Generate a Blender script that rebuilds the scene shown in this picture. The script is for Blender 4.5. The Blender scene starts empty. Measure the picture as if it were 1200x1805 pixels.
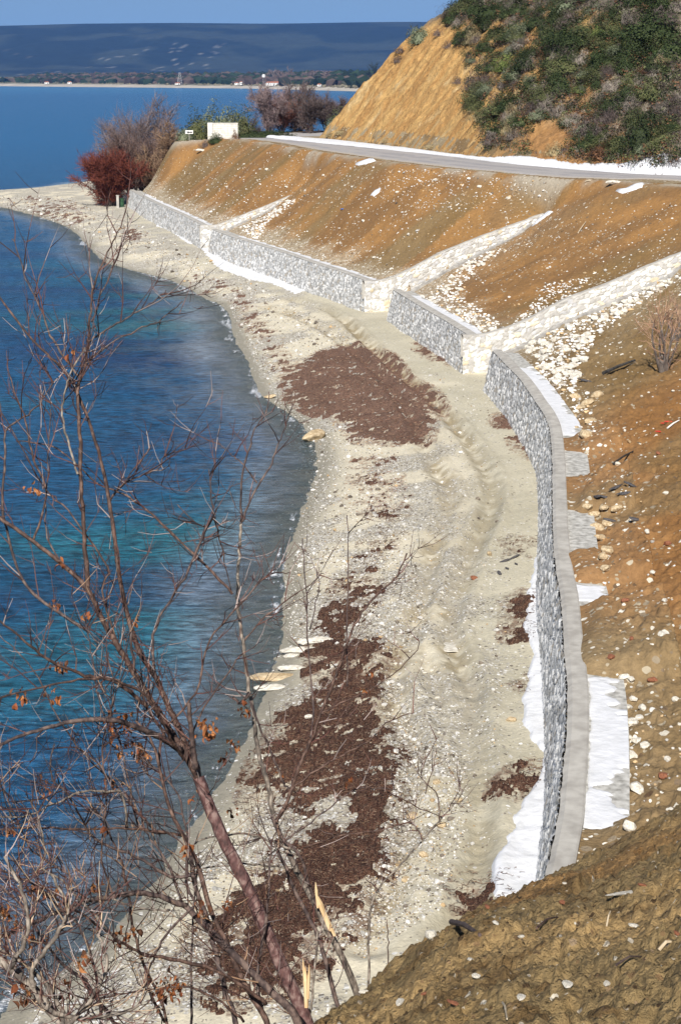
import bpy, math, random
import numpy as np
from mathutils import Vector, Matrix
random.seed(7); RNG = np.random.default_rng(7)
SC = bpy.context.scene; COL = SC.collection
R_ = math.radians
# ------------------------------------------------------------------ camera, world, sun, exposure
FPX, CAMH, YH = 3000.0, 16.4, 138.0
PITCH = math.atan((902.5 - YH) / FPX)
cam_d = bpy.data.cameras.new('camera'); cam = bpy.data.objects.new('camera', cam_d); COL.objects.link(cam)
cam.location = (0, 0, CAMH); cam.rotation_euler = (math.pi/2 - PITCH, 0, 0)
cam_d.sensor_fit = 'VERTICAL'; cam_d.sensor_height = 36; cam_d.lens = FPX / 1805.0 * 36
cam_d.clip_start = 0.1; cam_d.clip_end = 40000
SC.camera = cam
SUN_AZ, SUN_EL = R_(-8), R_(40)          # sun stands high behind the camera
world = bpy.data.worlds.new('World'); SC.world = world; world.use_nodes = True
wn = world.node_tree; wn.nodes.clear()
sky = wn.nodes.new('ShaderNodeTexSky'); sky.sky_type = 'NISHITA'; sky.sun_disc = False
sky.sun_elevation = SUN_EL; sky.sun_rotation = math.pi - SUN_AZ
sky.air_density = 1.0; sky.dust_density = 0.0; sky.ozone_density = 2.6; sky.altitude = 1500
tc = wn.nodes.new('ShaderNodeTexCoord'); vm_ = wn.nodes.new('ShaderNodeVectorMath'); vm_.operation = 'ADD'; vm_.inputs[1].default_value = (0, 0, .12)
wn.links.new(tc.outputs['Generated'], vm_.inputs[0]); wn.links.new(vm_.outputs[0], sky.inputs['Vector'])   # a clear, deep blue winter sky down to the horizon
bg = wn.nodes.new('ShaderNodeBackground'); bg.inputs['Strength'].default_value = 0.06
wo = wn.nodes.new('ShaderNodeOutputWorld')
wn.links.new(sky.outputs[0], bg.inputs[0]); wn.links.new(bg.outputs[0], wo.inputs[0])
sun_d = bpy.data.lights.new('sun', 'SUN'); sun_d.energy = 4.9; sun_d.angle = R_(0.5); sun_d.color = (1.0, 0.95, 0.87)
sun = bpy.data.objects.new('sun', sun_d); COL.objects.link(sun)
sdir = Vector((math.sin(SUN_AZ)*math.cos(SUN_EL), -math.cos(SUN_AZ)*math.cos(SUN_EL), math.sin(SUN_EL)))
sun.rotation_euler = sdir.to_track_quat('Z', 'Y').to_euler(); sun.location = (60, -60, 80)
SC.view_settings.view_transform = 'Standard'; SC.view_settings.look = 'None'
SC.view_settings.exposure = 0.47; SC.view_settings.gamma = 1.0

# ------------------------------------------------------------------ numeric helpers
def unproj(px, py, z):
    """photo pixel + height -> world xy"""
    c, s = math.cos(PITCH), math.sin(PITCH)
    u, v = (px-600)/FPX, (902.5-py)/FPX
    d = (u, c + v*s, -s + v*c)
    t = (z-CAMH)/d[2]
    return (d[0]*t, d[1]*t)
def at_dist(px, py, Y):
    c, s = math.cos(PITCH), math.sin(PITCH)
    u, v = (px-600)/FPX, (902.5-py)/FPX
    t = Y/(c + v*s)
    return Vector((u*t, Y, CAMH + (-s + v*c)*t))
TAB = np.random.default_rng(11).random((256, 256)).astype(np.float32)
def vnoise(x, y):
    xi = np.floor(x).astype(np.int64); yi = np.floor(y).astype(np.int64)
    fx = x-xi; fy = y-yi; fx = fx*fx*(3-2*fx); fy = fy*fy*(3-2*fy)
    a = TAB[xi & 255, yi & 255]; b = TAB[(xi+1) & 255, yi & 255]
    c = TAB[xi & 255, (yi+1) & 255]; d = TAB[(xi+1) & 255, (yi+1) & 255]
    return (a*(1-fx)+b*fx)*(1-fy)+(c*(1-fx)+d*fx)*fy
def fbm(x, y, sc=1.0, oct=4, gain=0.5, seed=0):
    """0..1, about .5"""
    r = 0; am = 1; tot = 0
    x = np.asarray(x)*sc+seed*17.3; y = np.asarray(y)*sc+seed*31.7
    for i in range(oct):
        cx, sx = math.cos(i*1.1), math.sin(i*1.1)
        r = r+am*vnoise(x*cx-y*sx, x*sx+y*cx); tot += am; am *= gain; x = x*2.03+13.1; y = y*2.03+7.7
    return r/tot
def sstep(a, b, x):
    t = np.clip((x-a)/(b-a), 0, 1); return t*t*(3-2*t)
def cells(x, y, seed=0):
    """jittered-grid Voronoi: F1, F2, id rand a, id rand b, dx, dy"""
    xi = np.floor(x).astype(np.int64); yi = np.floor(y).astype(np.int64)
    f1 = np.full(x.shape, 9.0); f2 = np.full(x.shape, 9.0); ra = np.zeros(x.shape); rb = np.zeros(x.shape)
    ox = np.zeros(x.shape); oy = np.zeros(x.shape)
    for i in (-1, 0, 1):
        for j in (-1, 0, 1):
            cx = xi+i; cy = yi+j
            jx = TAB[(cx+seed) & 255, cy & 255]*.8+.1; jy = TAB[cy & 255, (cx+91+seed) & 255]*.8+.1
            dx = x-(cx+jx); dy = y-(cy+jy); d = np.sqrt(dx*dx+dy*dy)
            n = d < f1
            f2 = np.where(n, f1, np.minimum(f2, d))
            f1 = np.where(n, d, f1)
            ra = np.where(n, TAB[(cx+37+seed) & 255, (cy+55) & 255], ra); rb = np.where(n, TAB[(cx+137) & 255, (cy+5+seed) & 255], rb)
            ox = np.where(n, dx, ox); oy = np.where(n, dy, oy)
    return f1, f2, ra, rb, ox, oy
def smooth_poly(pts, n=6):
    P = [np.array(p, float) for p in pts]; out = []
    for i in range(len(P)-1):
        p0 = P[max(i-1, 0)]; p1 = P[i]; p2 = P[i+1]; p3 = P[min(i+2, len(P)-1)]
        for k in range(n):
            t = k/n
            out.append(.5*((2*p1)+(-p0+p2)*t+(2*p0-5*p1+4*p2-p3)*t*t+(-p0+3*p1-3*p2+p3)*t**3))
    out.append(P[-1]); return np.array(out)
def pdist(X, Y, poly):
    """distance to polyline, arc position"""
    best = np.full(X.shape, 1e9); bu = np.zeros(X.shape); acc = 0.0
    for i in range(len(poly)-1):
        ax, ay = poly[i][:2]; bx, by = poly[i+1][:2]
        vx, vy = bx-ax, by-ay; L2 = vx*vx+vy*vy; L = math.sqrt(L2)
        if L < 1e-9: continue
        t = np.clip(((X-ax)*vx+(Y-ay)*vy)/L2, 0, 1)
        d = (X-ax-t*vx)**2+(Y-ay-t*vy)**2
        m = d < best; best = np.where(m, d, best); bu = np.where(m, acc+t*L, bu); acc += L
    return np.sqrt(best), bu
def inside(X, Y, poly):
    r = np.zeros(X.shape, bool); n = len(poly)
    for i in range(n):
        ax, ay = poly[i][:2]; bx, by = poly[(i+1) % n][:2]
        if ay == by: continue
        c = ((ay > Y) != (by > Y)) & (X < (bx-ax)*(Y-ay)/(by-ay)+ax)
        r ^= c
    return r
def psd(X, Y, poly):
    """signed distance to closed polygon, + inside"""
    d, _ = pdist(X, Y, list(poly)+[poly[0]])
    return np.where(inside(X, Y, poly), d, -d)
def arc(poly):
    p = np.array(poly)[:, :2]; return np.concatenate([[0], np.cumsum(np.hypot(*(p[1:]-p[:-1]).T))])

# ------------------------------------------------------------------ scene-object helpers
def tag(o, label=None, cat=None, group=None, kind=None):
    if label: o['label'] = label
    if cat: o['category'] = cat
    if group: o['group'] = group
    if kind: o['kind'] = kind
    return o
def empty(name, loc=(0, 0, 0), rz=0.0):
    o = bpy.data.objects.new(name, None); COL.objects.link(o); o.location = loc; o.rotation_euler = (0, 0, rz)
    o.empty_display_size = .2; return o
def mesh_np(name, V, F, mat, col=None, parent=None, smooth=True, attrs=None, tri=None):
    """V (n,3); F (m,4) or (m,3) int arrays"""
    V = np.asarray(V, np.float32); F = np.asarray(F, np.int32); k = F.shape[1]
    me = bpy.data.meshes.new(name)
    me.vertices.add(len(V)); me.vertices.foreach_set('co', V.ravel())
    me.loops.add(F.size); me.loops.foreach_set('vertex_index', F.ravel())
    me.polygons.add(len(F)); me.polygons.foreach_set('loop_start', np.arange(len(F), dtype=np.int32)*k)
    me.polygons.foreach_set('loop_total', np.full(len(F), k, np.int32))
    me.polygons.foreach_set('use_smooth', np.full(len(F), smooth, bool))
    me.update(calc_edges=True)
    if col is not None:
        a = me.color_attributes.new('col', 'FLOAT_COLOR', 'POINT')
        c = np.ones((len(V), 4), np.float32); c[:, :3] = np.clip(col, 0, 1); a.data.foreach_set('color', c.ravel())
    for kx, v in (attrs or {}).items():
        a = me.attributes.new(kx, 'FLOAT', 'POINT'); a.data.foreach_set('value', np.asarray(v, np.float32))
    if mat: me.materials.append(mat)
    o = bpy.data.objects.new(name, me); COL.objects.link(o)
    if parent: o.parent = parent
    return o
def grid_faces(nr, nc):
    i = np.arange(nr*nc).reshape(nr, nc)
    return np.stack([i[:-1, :-1], i[:-1, 1:], i[1:, 1:], i[1:, :-1]], -1).reshape(-1, 4)
def compact(V, F, *extra):
    used = np.unique(F); mp = np.full(len(V), -1, np.int64); mp[used] = np.arange(len(used))
    return (V[used], mp[F])+tuple(e[used] for e in extra)
class MB:
    """collects shapes into ONE mesh"""
    def __init__(s): s.v = []; s.f = []
    def box(s, c, d, rz=0.0, taper=1.0):
        x, y, z = c; a, b, h = d[0]/2, d[1]/2, d[2]/2; n = len(s.v); cs, sn = math.cos(rz), math.sin(rz)
        for (i, j, k) in ((-1,-1,-1),(1,-1,-1),(1,1,-1),(-1,1,-1),(-1,-1,1),(1,-1,1),(1,1,1),(-1,1,1)):
            t = taper if k > 0 else 1
            s.v.append((x+(i*a*cs-j*b*sn)*t, y+(i*a*sn+j*b*cs)*t, z+k*h))
        s.f += [tuple(n+q for q in f) for f in ((0,3,2,1),(4,5,6,7),(0,1,5,4),(1,2,6,5),(2,3,7,6),(3,0,4,7))]
        return s
    def tube(s, pts, rad, n=6, caps=True):
        rings = []
        P = [Vector(p) for p in pts]; k0 = None
        for i, p in enumerate(P):
            t = (P[min(i+1, len(P)-1)]-P[max(i-1, 0)])
            if t.length < 1e-9: t = Vector((0, 0, 1))
            t.normalize()
            if k0 is None: k0 = t.orthogonal().normalized()
            else:
                k0 = (k0-t*k0.dot(t))
                k0 = k0.normalized() if k0.length > 1e-6 else t.orthogonal().normalized()
            b = t.cross(k0); r = rad[i] if hasattr(rad, '__len__') else rad
            ring = []
            for j in range(n):
                a = 2*math.pi*j/n; q = p+(k0*math.cos(a)+b*math.sin(a))*r
                ring.append(len(s.v)); s.v.append(tuple(q))
            rings.append(ring)
        for A, B in zip(rings, rings[1:]):
            for j in range(n): s.f.append((A[j], A[(j+1) % n], B[(j+1) % n], B[j]))
        if caps: s.f.append(tuple(rings[0][::-1])); s.f.append(tuple(rings[-1]))
        return s
    def build(s, name, mat, parent=None, smooth=False):
        me = bpy.data.meshes.new(name); me.from_pydata(s.v, [], s.f); me.update()
        me.polygons.foreach_set('use_smooth', [smooth]*len(me.polygons))
        me.materials.append(mat); o = bpy.data.objects.new(name, me); COL.objects.link(o)
        if parent: o.parent = parent
        return o
def copy_tree(o, parent=None):
    kids = [c for c in o.children]
    c = o.copy(); COL.objects.link(c)
    if parent: c.parent = parent
    for k in kids: copy_tree(k, c)
    return c

# ------------------------------------------------------------------ materials
def new_mat(name):
    m = bpy.data.materials.new(name); m.use_nodes = True; nt = m.node_tree; b = nt.nodes['Principled BSDF']; return m, nt, b
def nd(nt, t, **kw):
    n = nt.nodes.new(t)
    for k, v in kw.items():
        if hasattr(n, k): setattr(n, k, v)
        else: n.inputs[k].default_value = v
    return n
def mat_attr(name, rough=.95, nscale=8.0, amt=.35, bump=.4, bscale=20.0, bdist=.03, spec=.2, peb=None, pcol=((.16,.13,.10),(.50,.48,.44),(.85,.84,.82))):
    """base colour from the 'col' attribute, broken up with world-space noise, bumpy"""
    m, nt, b = new_mat(name); L = nt.links
    at = nd(nt, 'ShaderNodeAttribute'); at.attribute_name = 'col'
    geo = nd(nt, 'ShaderNodeNewGeometry')
    n1 = nd(nt, 'ShaderNodeTexNoise'); n1.inputs['Scale'].default_value = nscale; n1.inputs['Detail'].default_value = 6; n1.inputs['Roughness'].default_value = .7
    L.new(geo.outputs['Position'], n1.inputs['Vector'])
    mr = nd(nt, 'ShaderNodeMapRange'); mr.inputs[1].default_value = .25; mr.inputs[2].default_value = .75; mr.inputs[3].default_value = 1-amt; mr.inputs[4].default_value = 1+amt
    L.new(n1.outputs['Fac'], mr.inputs[0])
    mx = nd(nt, 'ShaderNodeVectorMath', operation='SCALE'); L.new(at.outputs['Color'], mx.inputs[0]); L.new(mr.outputs[0], mx.inputs['Scale'])
    L.new(mx.outputs[0], b.inputs['Base Color'])
    n2 = nd(nt, 'ShaderNodeTexNoise'); n2.inputs['Scale'].default_value = bscale; n2.inputs['Detail'].default_value = 5; n2.inputs['Roughness'].default_value = .65
    L.new(geo.outputs['Position'], n2.inputs['Vector'])
    if peb:
        last = mx.outputs[0]
        for k, sc_ in enumerate(peb):
            wp = nd(nt, 'ShaderNodeTexNoise'); wp.inputs['Scale'].default_value = sc_*.6; L.new(geo.outputs['Position'], wp.inputs['Vector'])
            ws = nd(nt, 'ShaderNodeVectorMath', operation='MULTIPLY_ADD'); L.new(wp.outputs['Color'], ws.inputs[0]); ws.inputs[1].default_value = (.5/sc_,)*3; L.new(geo.outputs['Position'], ws.inputs[2])
            vo = nd(nt, 'ShaderNodeTexVoronoi'); vo.inputs['Scale'].default_value = sc_; L.new(ws.outputs[0], vo.inputs['Vector'])
            pa = nd(nt, 'ShaderNodeAttribute'); pa.attribute_name = 'peb'
            sx = nd(nt, 'ShaderNodeSeparateColor'); L.new(vo.outputs['Color'], sx.inputs[0])
            lt = nd(nt, 'ShaderNodeMath', operation='LESS_THAN'); L.new(sx.outputs[0], lt.inputs[0]); L.new(pa.outputs['Fac'], lt.inputs[1])
            rd = nd(nt, 'ShaderNodeMath', operation='LESS_THAN'); L.new(vo.outputs['Distance'], rd.inputs[0]); rd.inputs[1].default_value = .48
            mm = nd(nt, 'ShaderNodeMath', operation='MULTIPLY'); L.new(lt.outputs[0], mm.inputs[0]); L.new(rd.outputs[0], mm.inputs[1])
            cr = nd(nt, 'ShaderNodeValToRGB'); e = cr.color_ramp.elements; e[0].position = 0; e[0].color = (*pcol[0], 1); e[1].position = 1; e[1].color = (*pcol[2], 1)
            q = e.new(.6); q.color = (*pcol[1], 1); L.new(sx.outputs[1], cr.inputs[0])
            mxx = nd(nt, 'ShaderNodeMix'); mxx.data_type = 'RGBA'; L.new(mm.outputs[0], mxx.inputs[0]); L.new(last, mxx.inputs[6]); L.new(cr.outputs[0], mxx.inputs[7]); last = mxx.outputs[2]
        L.new(last, b.inputs['Base Color'])
    bp = nd(nt, 'ShaderNodeBump'); bp.inputs['Strength'].default_value = bump; bp.inputs['Distance'].default_value = bdist
    L.new(n2.outputs['Fac'], bp.inputs['Height']); L.new(bp.outputs[0], b.inputs['Normal'])
    b.inputs['Roughness'].default_value = rough; b.inputs['Specular IOR Level'].default_value = spec
    return m
def mat_noise(name, c1, c2, scale=5.0, rough=.9, bump=.3, bscale=None, bdist=.02, spec=.3, detail=5, c3=None, coord='Position', lo=.35, hi=.65, stretch=None):
    m, nt, b = new_mat(name); L = nt.links
    if coord == 'Position': src = nd(nt, 'ShaderNodeNewGeometry').outputs['Position']
    else: src = nd(nt, 'ShaderNodeTexCoord').outputs['Object']
    if stretch:
        mp = nd(nt, 'ShaderNodeMapping'); mp.inputs['Scale'].default_value = stretch; L.new(src, mp.inputs['Vector']); src = mp.outputs[0]
    n1 = nd(nt, 'ShaderNodeTexNoise'); n1.inputs['Scale'].default_value = scale; n1.inputs['Detail'].default_value = detail; L.new(src, n1.inputs['Vector'])
    cr = nd(nt, 'ShaderNodeValToRGB'); e = cr.color_ramp.elements
    e[0].position = lo; e[0].color = (*c1, 1); e[1].position = hi; e[1].color = (*c2, 1)
    if c3: q = cr.color_ramp.elements.new((lo+hi)/2); q.color = (*c3, 1)
    L.new(n1.outputs['Fac'], cr.inputs[0]); L.new(cr.outputs[0], b.inputs['Base Color'])
    n2 = nd(nt, 'ShaderNodeTexNoise'); n2.inputs['Scale'].default_value = bscale or scale*3; n2.inputs['Detail'].default_value = 4; L.new(src, n2.inputs['Vector'])
    bp = nd(nt, 'ShaderNodeBump'); bp.inputs['Strength'].default_value = bump; bp.inputs['Distance'].default_value = bdist
    L.new(n2.outputs['Fac'], bp.inputs['Height']); L.new(bp.outputs[0], b.inputs['Normal'])
    b.inputs['Roughness'].default_value = rough; b.inputs['Specular IOR Level'].default_value = spec
    return m
M = {}
M['beach'] = mat_attr('beach_sand', nscale=9, amt=.18, bump=.6, bscale=11, bdist=.06, peb=(9, 19), pcol=((.12,.10,.08),(.40,.375,.33),(.80,.79,.76)))
M['dirt'] = mat_attr('bare_earth', nscale=5, amt=.3, bump=.75, bscale=7, bdist=.10, peb=(4.5, 9), pcol=((.12,.07,.035),(.42,.36,.26),(.85,.82,.74)))
M['mound'] = mat_attr('near_earth', nscale=28, amt=.34, bump=1.0, bscale=38, bdist=.03, peb=(40, 75), pcol=((.05,.03,.015),(.25,.16,.08),(.6,.55,.45)))
M['hill'] = mat_attr('hill_earth', nscale=2.4, amt=.32, bump=.9, bscale=2.6, bdist=.35)
M['road'] = mat_attr('old_asphalt', nscale=2.5, amt=.12, bump=.2, bscale=40, bdist=.01)
M['stone'] = mat_attr('masonry_stone', nscale=14, amt=.14, bump=.35, bscale=45, bdist=.01)
M['cement'] = mat_noise('cement', (.33,.31,.28), (.46,.44,.40), 3, .9, .3, 30, .006)
M['seaweed'] = mat_attr('dry_seaweed', nscale=14, amt=.45, bump=.9, bscale=18, bdist=.08, peb=(20, 42), pcol=((.022,.012,.009),(.10,.055,.037),(.28,.20,.14)))
M['snow'] = mat_noise('snow', (.60,.61,.63), (.70,.71,.74), 3, .85, .45, 5, .06, spec=.2)
M['pebble'] = mat_attr('pebble_stone', nscale=30, amt=.12, bump=.1)
M['rock'] = mat_noise('limestone_rock', (.42,.39,.33), (.72,.69,.62), 4, .9, .5, 12, .03, coord='Object', c3=(.6,.56,.48))
M['tan_rock'] = mat_noise('tan_sandstone', (.33,.235,.13), (.58,.47,.31), 4, .9, .5, 12, .03, coord='Object')
M['dark_rock'] = mat_noise('dark_stone', (.03,.03,.035), (.12,.11,.11), 5, .8, .5, 14, .03, coord='Object')
M['brick_rock'] = mat_noise('red_brown_stone', (.16,.06,.03), (.32,.13,.07), 5, .85, .5, 14, .02, coord='Object')

# ------------------------------------------------------------------ plan of the coast (polylines)
ZF = 1.1                                  # sand level at the foot of the walls
SEG1 = [(868,2050),(900,1800),(925,1680),(940,1610),(948,1543),(957,1467),(962,1400),(963,1340),(960,1270),(957,1183),(950,1117),(947,1050),(948,1000),(949,950),(950,900),(945,833),(923,787),(900,747),(873,713),(852,688)]
SEG2 = [(815,659),(775,630),(728,598),(682,566)]
SEG3 = [(642,550),(590,529),(540,510),(490,490),(440,472),(400,458),(367,444)]
SEG4 = [(354,437),(310,412),(275,394),(245,377),(225,364)]
SHORE = [(-60,1880),(20,1770),(100,1715),(165,1665),(240,1590),(300,1510),(350,1430),(400,1350),(435,1290),(455,1240),(475,1200),(492,1125),(498,1040),(500,985),(520,925),(550,850),(556,810),(545,765),(500,725),(455,690),(435,640),(412,595),(395,545),(350,520),(300,495),(225,475),(175,455),(125,405),(60,380),(0,365),(-50,357),(-75,350),(-50,343),(0,340),(60,334),(110,328),(160,320),(205,313)]
up = lambda L, z: [unproj(x, y, z) for x, y in L]
W1 = smooth_poly(up(SEG1, ZF), 6); W2 = smooth_poly(up(SEG2, ZF), 6); W3 = smooth_poly(up(SEG3, ZF), 6); W4 = smooth_poly(up(SEG4, ZF), 6)
SH = smooth_poly([(-14,14),(-9,22)]+up(SHORE, 0.0)+[(-20,290),(10,292),(60,285),(140,270)], 5)
LAND = [tuple(p) for p in SH]+[(200,200),(200,-60),(-30,-60),(-14,14)]
def wdir(Wp, end):      # unit direction of wall at an end, pointing far
    a, b = (Wp[0], Wp[3]) if end == 'near' else (Wp[-4], Wp[-1])
    v = b-a; return v/np.hypot(*v)
def inland(v): return np.array([v[1], -v[0]])     # right hand side when walking away from the camera
WINGS = []
for Wp, b_end in ((W2, 13.5), (W3, 15.0), (W4, 9.5)):
    d = wdir(Wp, 'near'); n = inland(d)
    WINGS.append(dict(c=Wp[0].copy(), d=d, n=n, L=b_end))
def ray_plane(px, py, c, n, d):
    cs, sn = math.cos(PITCH), math.sin(PITCH); u, v = (px-600)/FPX, (902.5-py)/FPX
    r = np.array([u, cs+v*sn, -sn+v*cs]); t = (c[0]*d[0]+c[1]*d[1])/(r[0]*d[0]+r[1]*d[1])
    x, y = r[0]*t, r[1]*t; return (x-c[0])*n[0]+(y-c[1])*n[1], CAMH+r[2]*t
WT_ = 2.05
for w, L_, H_ in zip(WINGS, ([(900,577),(925,567),(1000,527),(1075,500),(1137,472),(1200,447),(1260,424)], [(700,487),(730,472),(780,445),(850,417),(925,390),(975,370)], [(385,397),(410,387),(450,371),(490,355),(525,340)]),
                     ([(0,1.4),(1.5,1.5),(4,1.35),(8,1.2),(13,1.05),(18,.9),(22,0)], [(0,1.5),(1.5,1.7),(5,1.6),(8,1.25),(11,1.0),(13.5,.5),(16,0)], [(0,1.4),(1.5,1.3),(3,.75),(7,.65),(9,.4),(11,0)])):
    bz = [ray_plane(x, y, w['c'], w['n'], w['d']) for x, y in L_]; w['bz'] = np.array([(-3, ZF+WT_), (1.2, ZF+WT_)]+[q for q in bz if q[0] > 1.4]); w['L'] = float(w['bz'][-1, 0]); w['hw'] = np.array(H_)
    print('wing', w['bz'].round(2).tolist())
def notch(Wn, wing):
    """seam in the wall line between one wall and the next one's wing"""
    n1 = inland(wdir(Wn, 'far')); a = Wn[-1]+n1*1.3
    b = wing['c']+wing['n']*1.6-wing['d']*.35
    return [tuple(a), tuple(b), tuple(wing['c']-wing['d']*.3+wing['n']*.1)]
WL = [(2,22)]+[tuple(p) for p in W1]+notch(W1, WINGS[0])+[tuple(p) for p in W2]+notch(W2, WINGS[1])+[tuple(p) for p in W3]+notch(W3, WINGS[2])+[tuple(p) for p in W4]
WEND = W4[-1]
WL_EXT = WL+[(WEND[0]+.8, WEND[1]+12), (-20,240), (-8,256), (20,266), (80,272), (160,268)]
EMB = WL_EXT+[(200,200),(200,-60),(2,-60)]
RPTS = [(36,52,13.6),(38,66,12.4),(36,80,11.4),(30,94,10.4)]
RE = [(1200,325,9.9),(1100,319,9.8),(983,314,9.7),(870,304,9.7),(767,294,9.7),(650,279,9.7),(550,265,9.7),(500,256,9.7),(440,246,9.6),(380,246,9.3),(315,250,8.9)]
for x, y, z in RE: q = unproj(x, y, z); RPTS.append((q[0], q[1], z))
RPTS += [(-19,228,8.8),(-10,238,9.2),(10,246,9.5),(50,250,9.7),(160,246,10)]
RP = smooth_poly(RPTS, 4)
RPOLY = [tuple(p[:2]) for p in RP]+[(200,200),(200,52)]
RARC = arc(RP)
# hill foot (inland side of the snowy verge) and inland edge of the asphalt
HB = [(60,84,10.6),(44,100,10.3)]
for x, y, z in [(1200,304,10.0),(1090,299,9.9),(983,291,9.9),(900,284,9.9),(821,275,9.8),(760,266,9.8),(712,259,9.8),(640,251,9.8),(590,246,9.8),(562,242.5,9.8)]:
    q = unproj(x, y, z); HB.append((q[0], q[1], z))
HB += [(2,212,9.8),(12,224,9.8),(40,236,9.8),(160,236,9.8)]
HBP = smooth_poly(HB, 4); HPOLY = [tuple(p[:2]) for p in HBP]+[(200,200),(200,84)]; HARC = arc(HBP)
ROADIN = []
for x, y in [(1200,311),(1080,303),(929,291),(850,282),(777,273),(700,265),(620,257),(550,250),(505,243.5)]:
    ROADIN.append(unproj(x, y, 9.7))
ROADIN = [(60,80),(38,103)]+ROADIN+[(-6,216),(2,228),(30,240)]
ROADOUT = [(55,70),(36,86)]+[unproj(x, y, 9.7) for x, y in [(1200,323),(1100,318),(983,312),(870,302),(767,292),(650,277),(550,262),(500,252),(450,244.5),(432,240.5)]]+[(-16,222),(-6,236),(30,248)]
RDP = [tuple(p) for p in smooth_poly(ROADIN, 4)]+[tuple(p) for p in smooth_poly(ROADOUT, 4)][::-1]
HS = {}
def hill_h(s, u):
    """height above the foot at distance s into the hill; u = arc position (growing away from the camera)"""
    uu = u
    k = HS['k'](uu)                       # 0 = scrubby slope, 1 = bare steep cut
    cut = 1.12*s
    top = 10.8+.80*(s-9.6)
    zc = np.where(s < 9.6, cut, top)
    small = np.where(s < 2.4, .75*s, 1.8+.50*(s-2.4))
    z = k*zc+(1-k)*small
    return np.minimum(z, 34+.1*s)
_ha = {}
def _arc_at(poly, arcs, pt):
    d = [(p[0]-pt[0])**2+(p[1]-pt[1])**2 for p in poly]; return arcs[int(np.argmin(d))]
uC0 = _arc_at(HBP, HARC, unproj(905, 284.5, 9.9)); uC1 = _arc_at(HBP, HARC, unproj(825, 275, 9.8))
HS['k'] = lambda u: sstep(uC0, uC1, u)

TRACKS = []
for L in ([(500,520),(587,550),(667,625),(725,675),(775,717),(817,767),(850,817),(867,858),(862,904),(842,946),(817,1008),(795,1060),(790,1096),(805,1150),(827,1201),(831,1279),(836,1334),(842,1400),(840,1453),(836,1508),(820,1580),(790,1660)],
          [(470,530),(540,560),(610,605),(665,655),(705,700),(735,745),(754,792),(775,830),(792,867),(783,904),(767,946),(755,1000),(735,1060),(715,1110),(695,1165),(700,1230),(720,1290),(735,1360),(725,1430),(705,1500),(680,1580),(650,1660)],
          [(800,1000),(770,1040),(745,1100),(760,1160),(790,1230),(800,1300),(790,1380),(780,1460),(770,1550)]):
    TRACKS.append(smooth_poly(up(L, 1.0), 4))
WEEDPOLY = [
 (1.0, [(505,650),(520,635),(570,615),(620,608),(680,628),(700,648),(708,668),(755,688),(775,722),(752,745),(748,775),(700,772),(640,760),(622,738),(600,715),(565,708),(515,684)]),
 (1.0, [(610,1000),(648,1010),(645,1040),(605,1090),(665,1128),(672,1142),(648,1165),(660,1230),(662,1290),(695,1305),(668,1350),(684,1400),(660,1500),(632,1575),(600,1625),(560,1650),(500,1740),(420,1740),(350,1690),(370,1600),(440,1560),(480,1510),(545,1440),(555,1410),(480,1400),(452,1350),(470,1290),(500,1250),(520,1215),(575,1190),(560,1120),(590,1060)]),
 (.55, [(410,500),(430,505),(450,545),(495,600),(540,640),(520,660),(490,640),(470,590),(425,545)]),
 (.6, [(215,398),(240,400),(262,420),(240,428),(215,412)]),
 (.45, [(40,345),(130,355),(175,385),(120,385),(60,365)]),
 (.4, [(335,475),(380,480),(410,500),(370,500)]),
 (.8, [(735,612),(760,622),(805,652),(790,655),(750,632)]),
 (1.0, [(882,738),(900,742),(905,757),(886,756)]), (1.0, [(912,778),(932,782),(943,812),(920,800)]),
 (1.0, [(912,1065),(932,1052),(936,1080),(925,1120),(910,1128)]),
 (1.0, [(900,1385),(948,1362),(944,1385),(925,1402),(896,1400)]),
 (.5, [(640,790),(700,800),(705,960),(640,985),(670,900),(625,860)]),
 (.7, [(905,962),(948,948),(948,990),(915,990)]), (.7, [(830,1560),(868,1530),(880,1570),(860,1590),(830,1590)]),
 (.6, [(912,1205),(930,1200),(928,1225),(914,1225)]),
]
WEED = [(w, up(L, .9)) for w, L in WEEDPOLY]
CAMHOLE = [up([(560,1400),(620,1385),(640,1420),(590,1440),(540,1430)], .9)]

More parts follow.
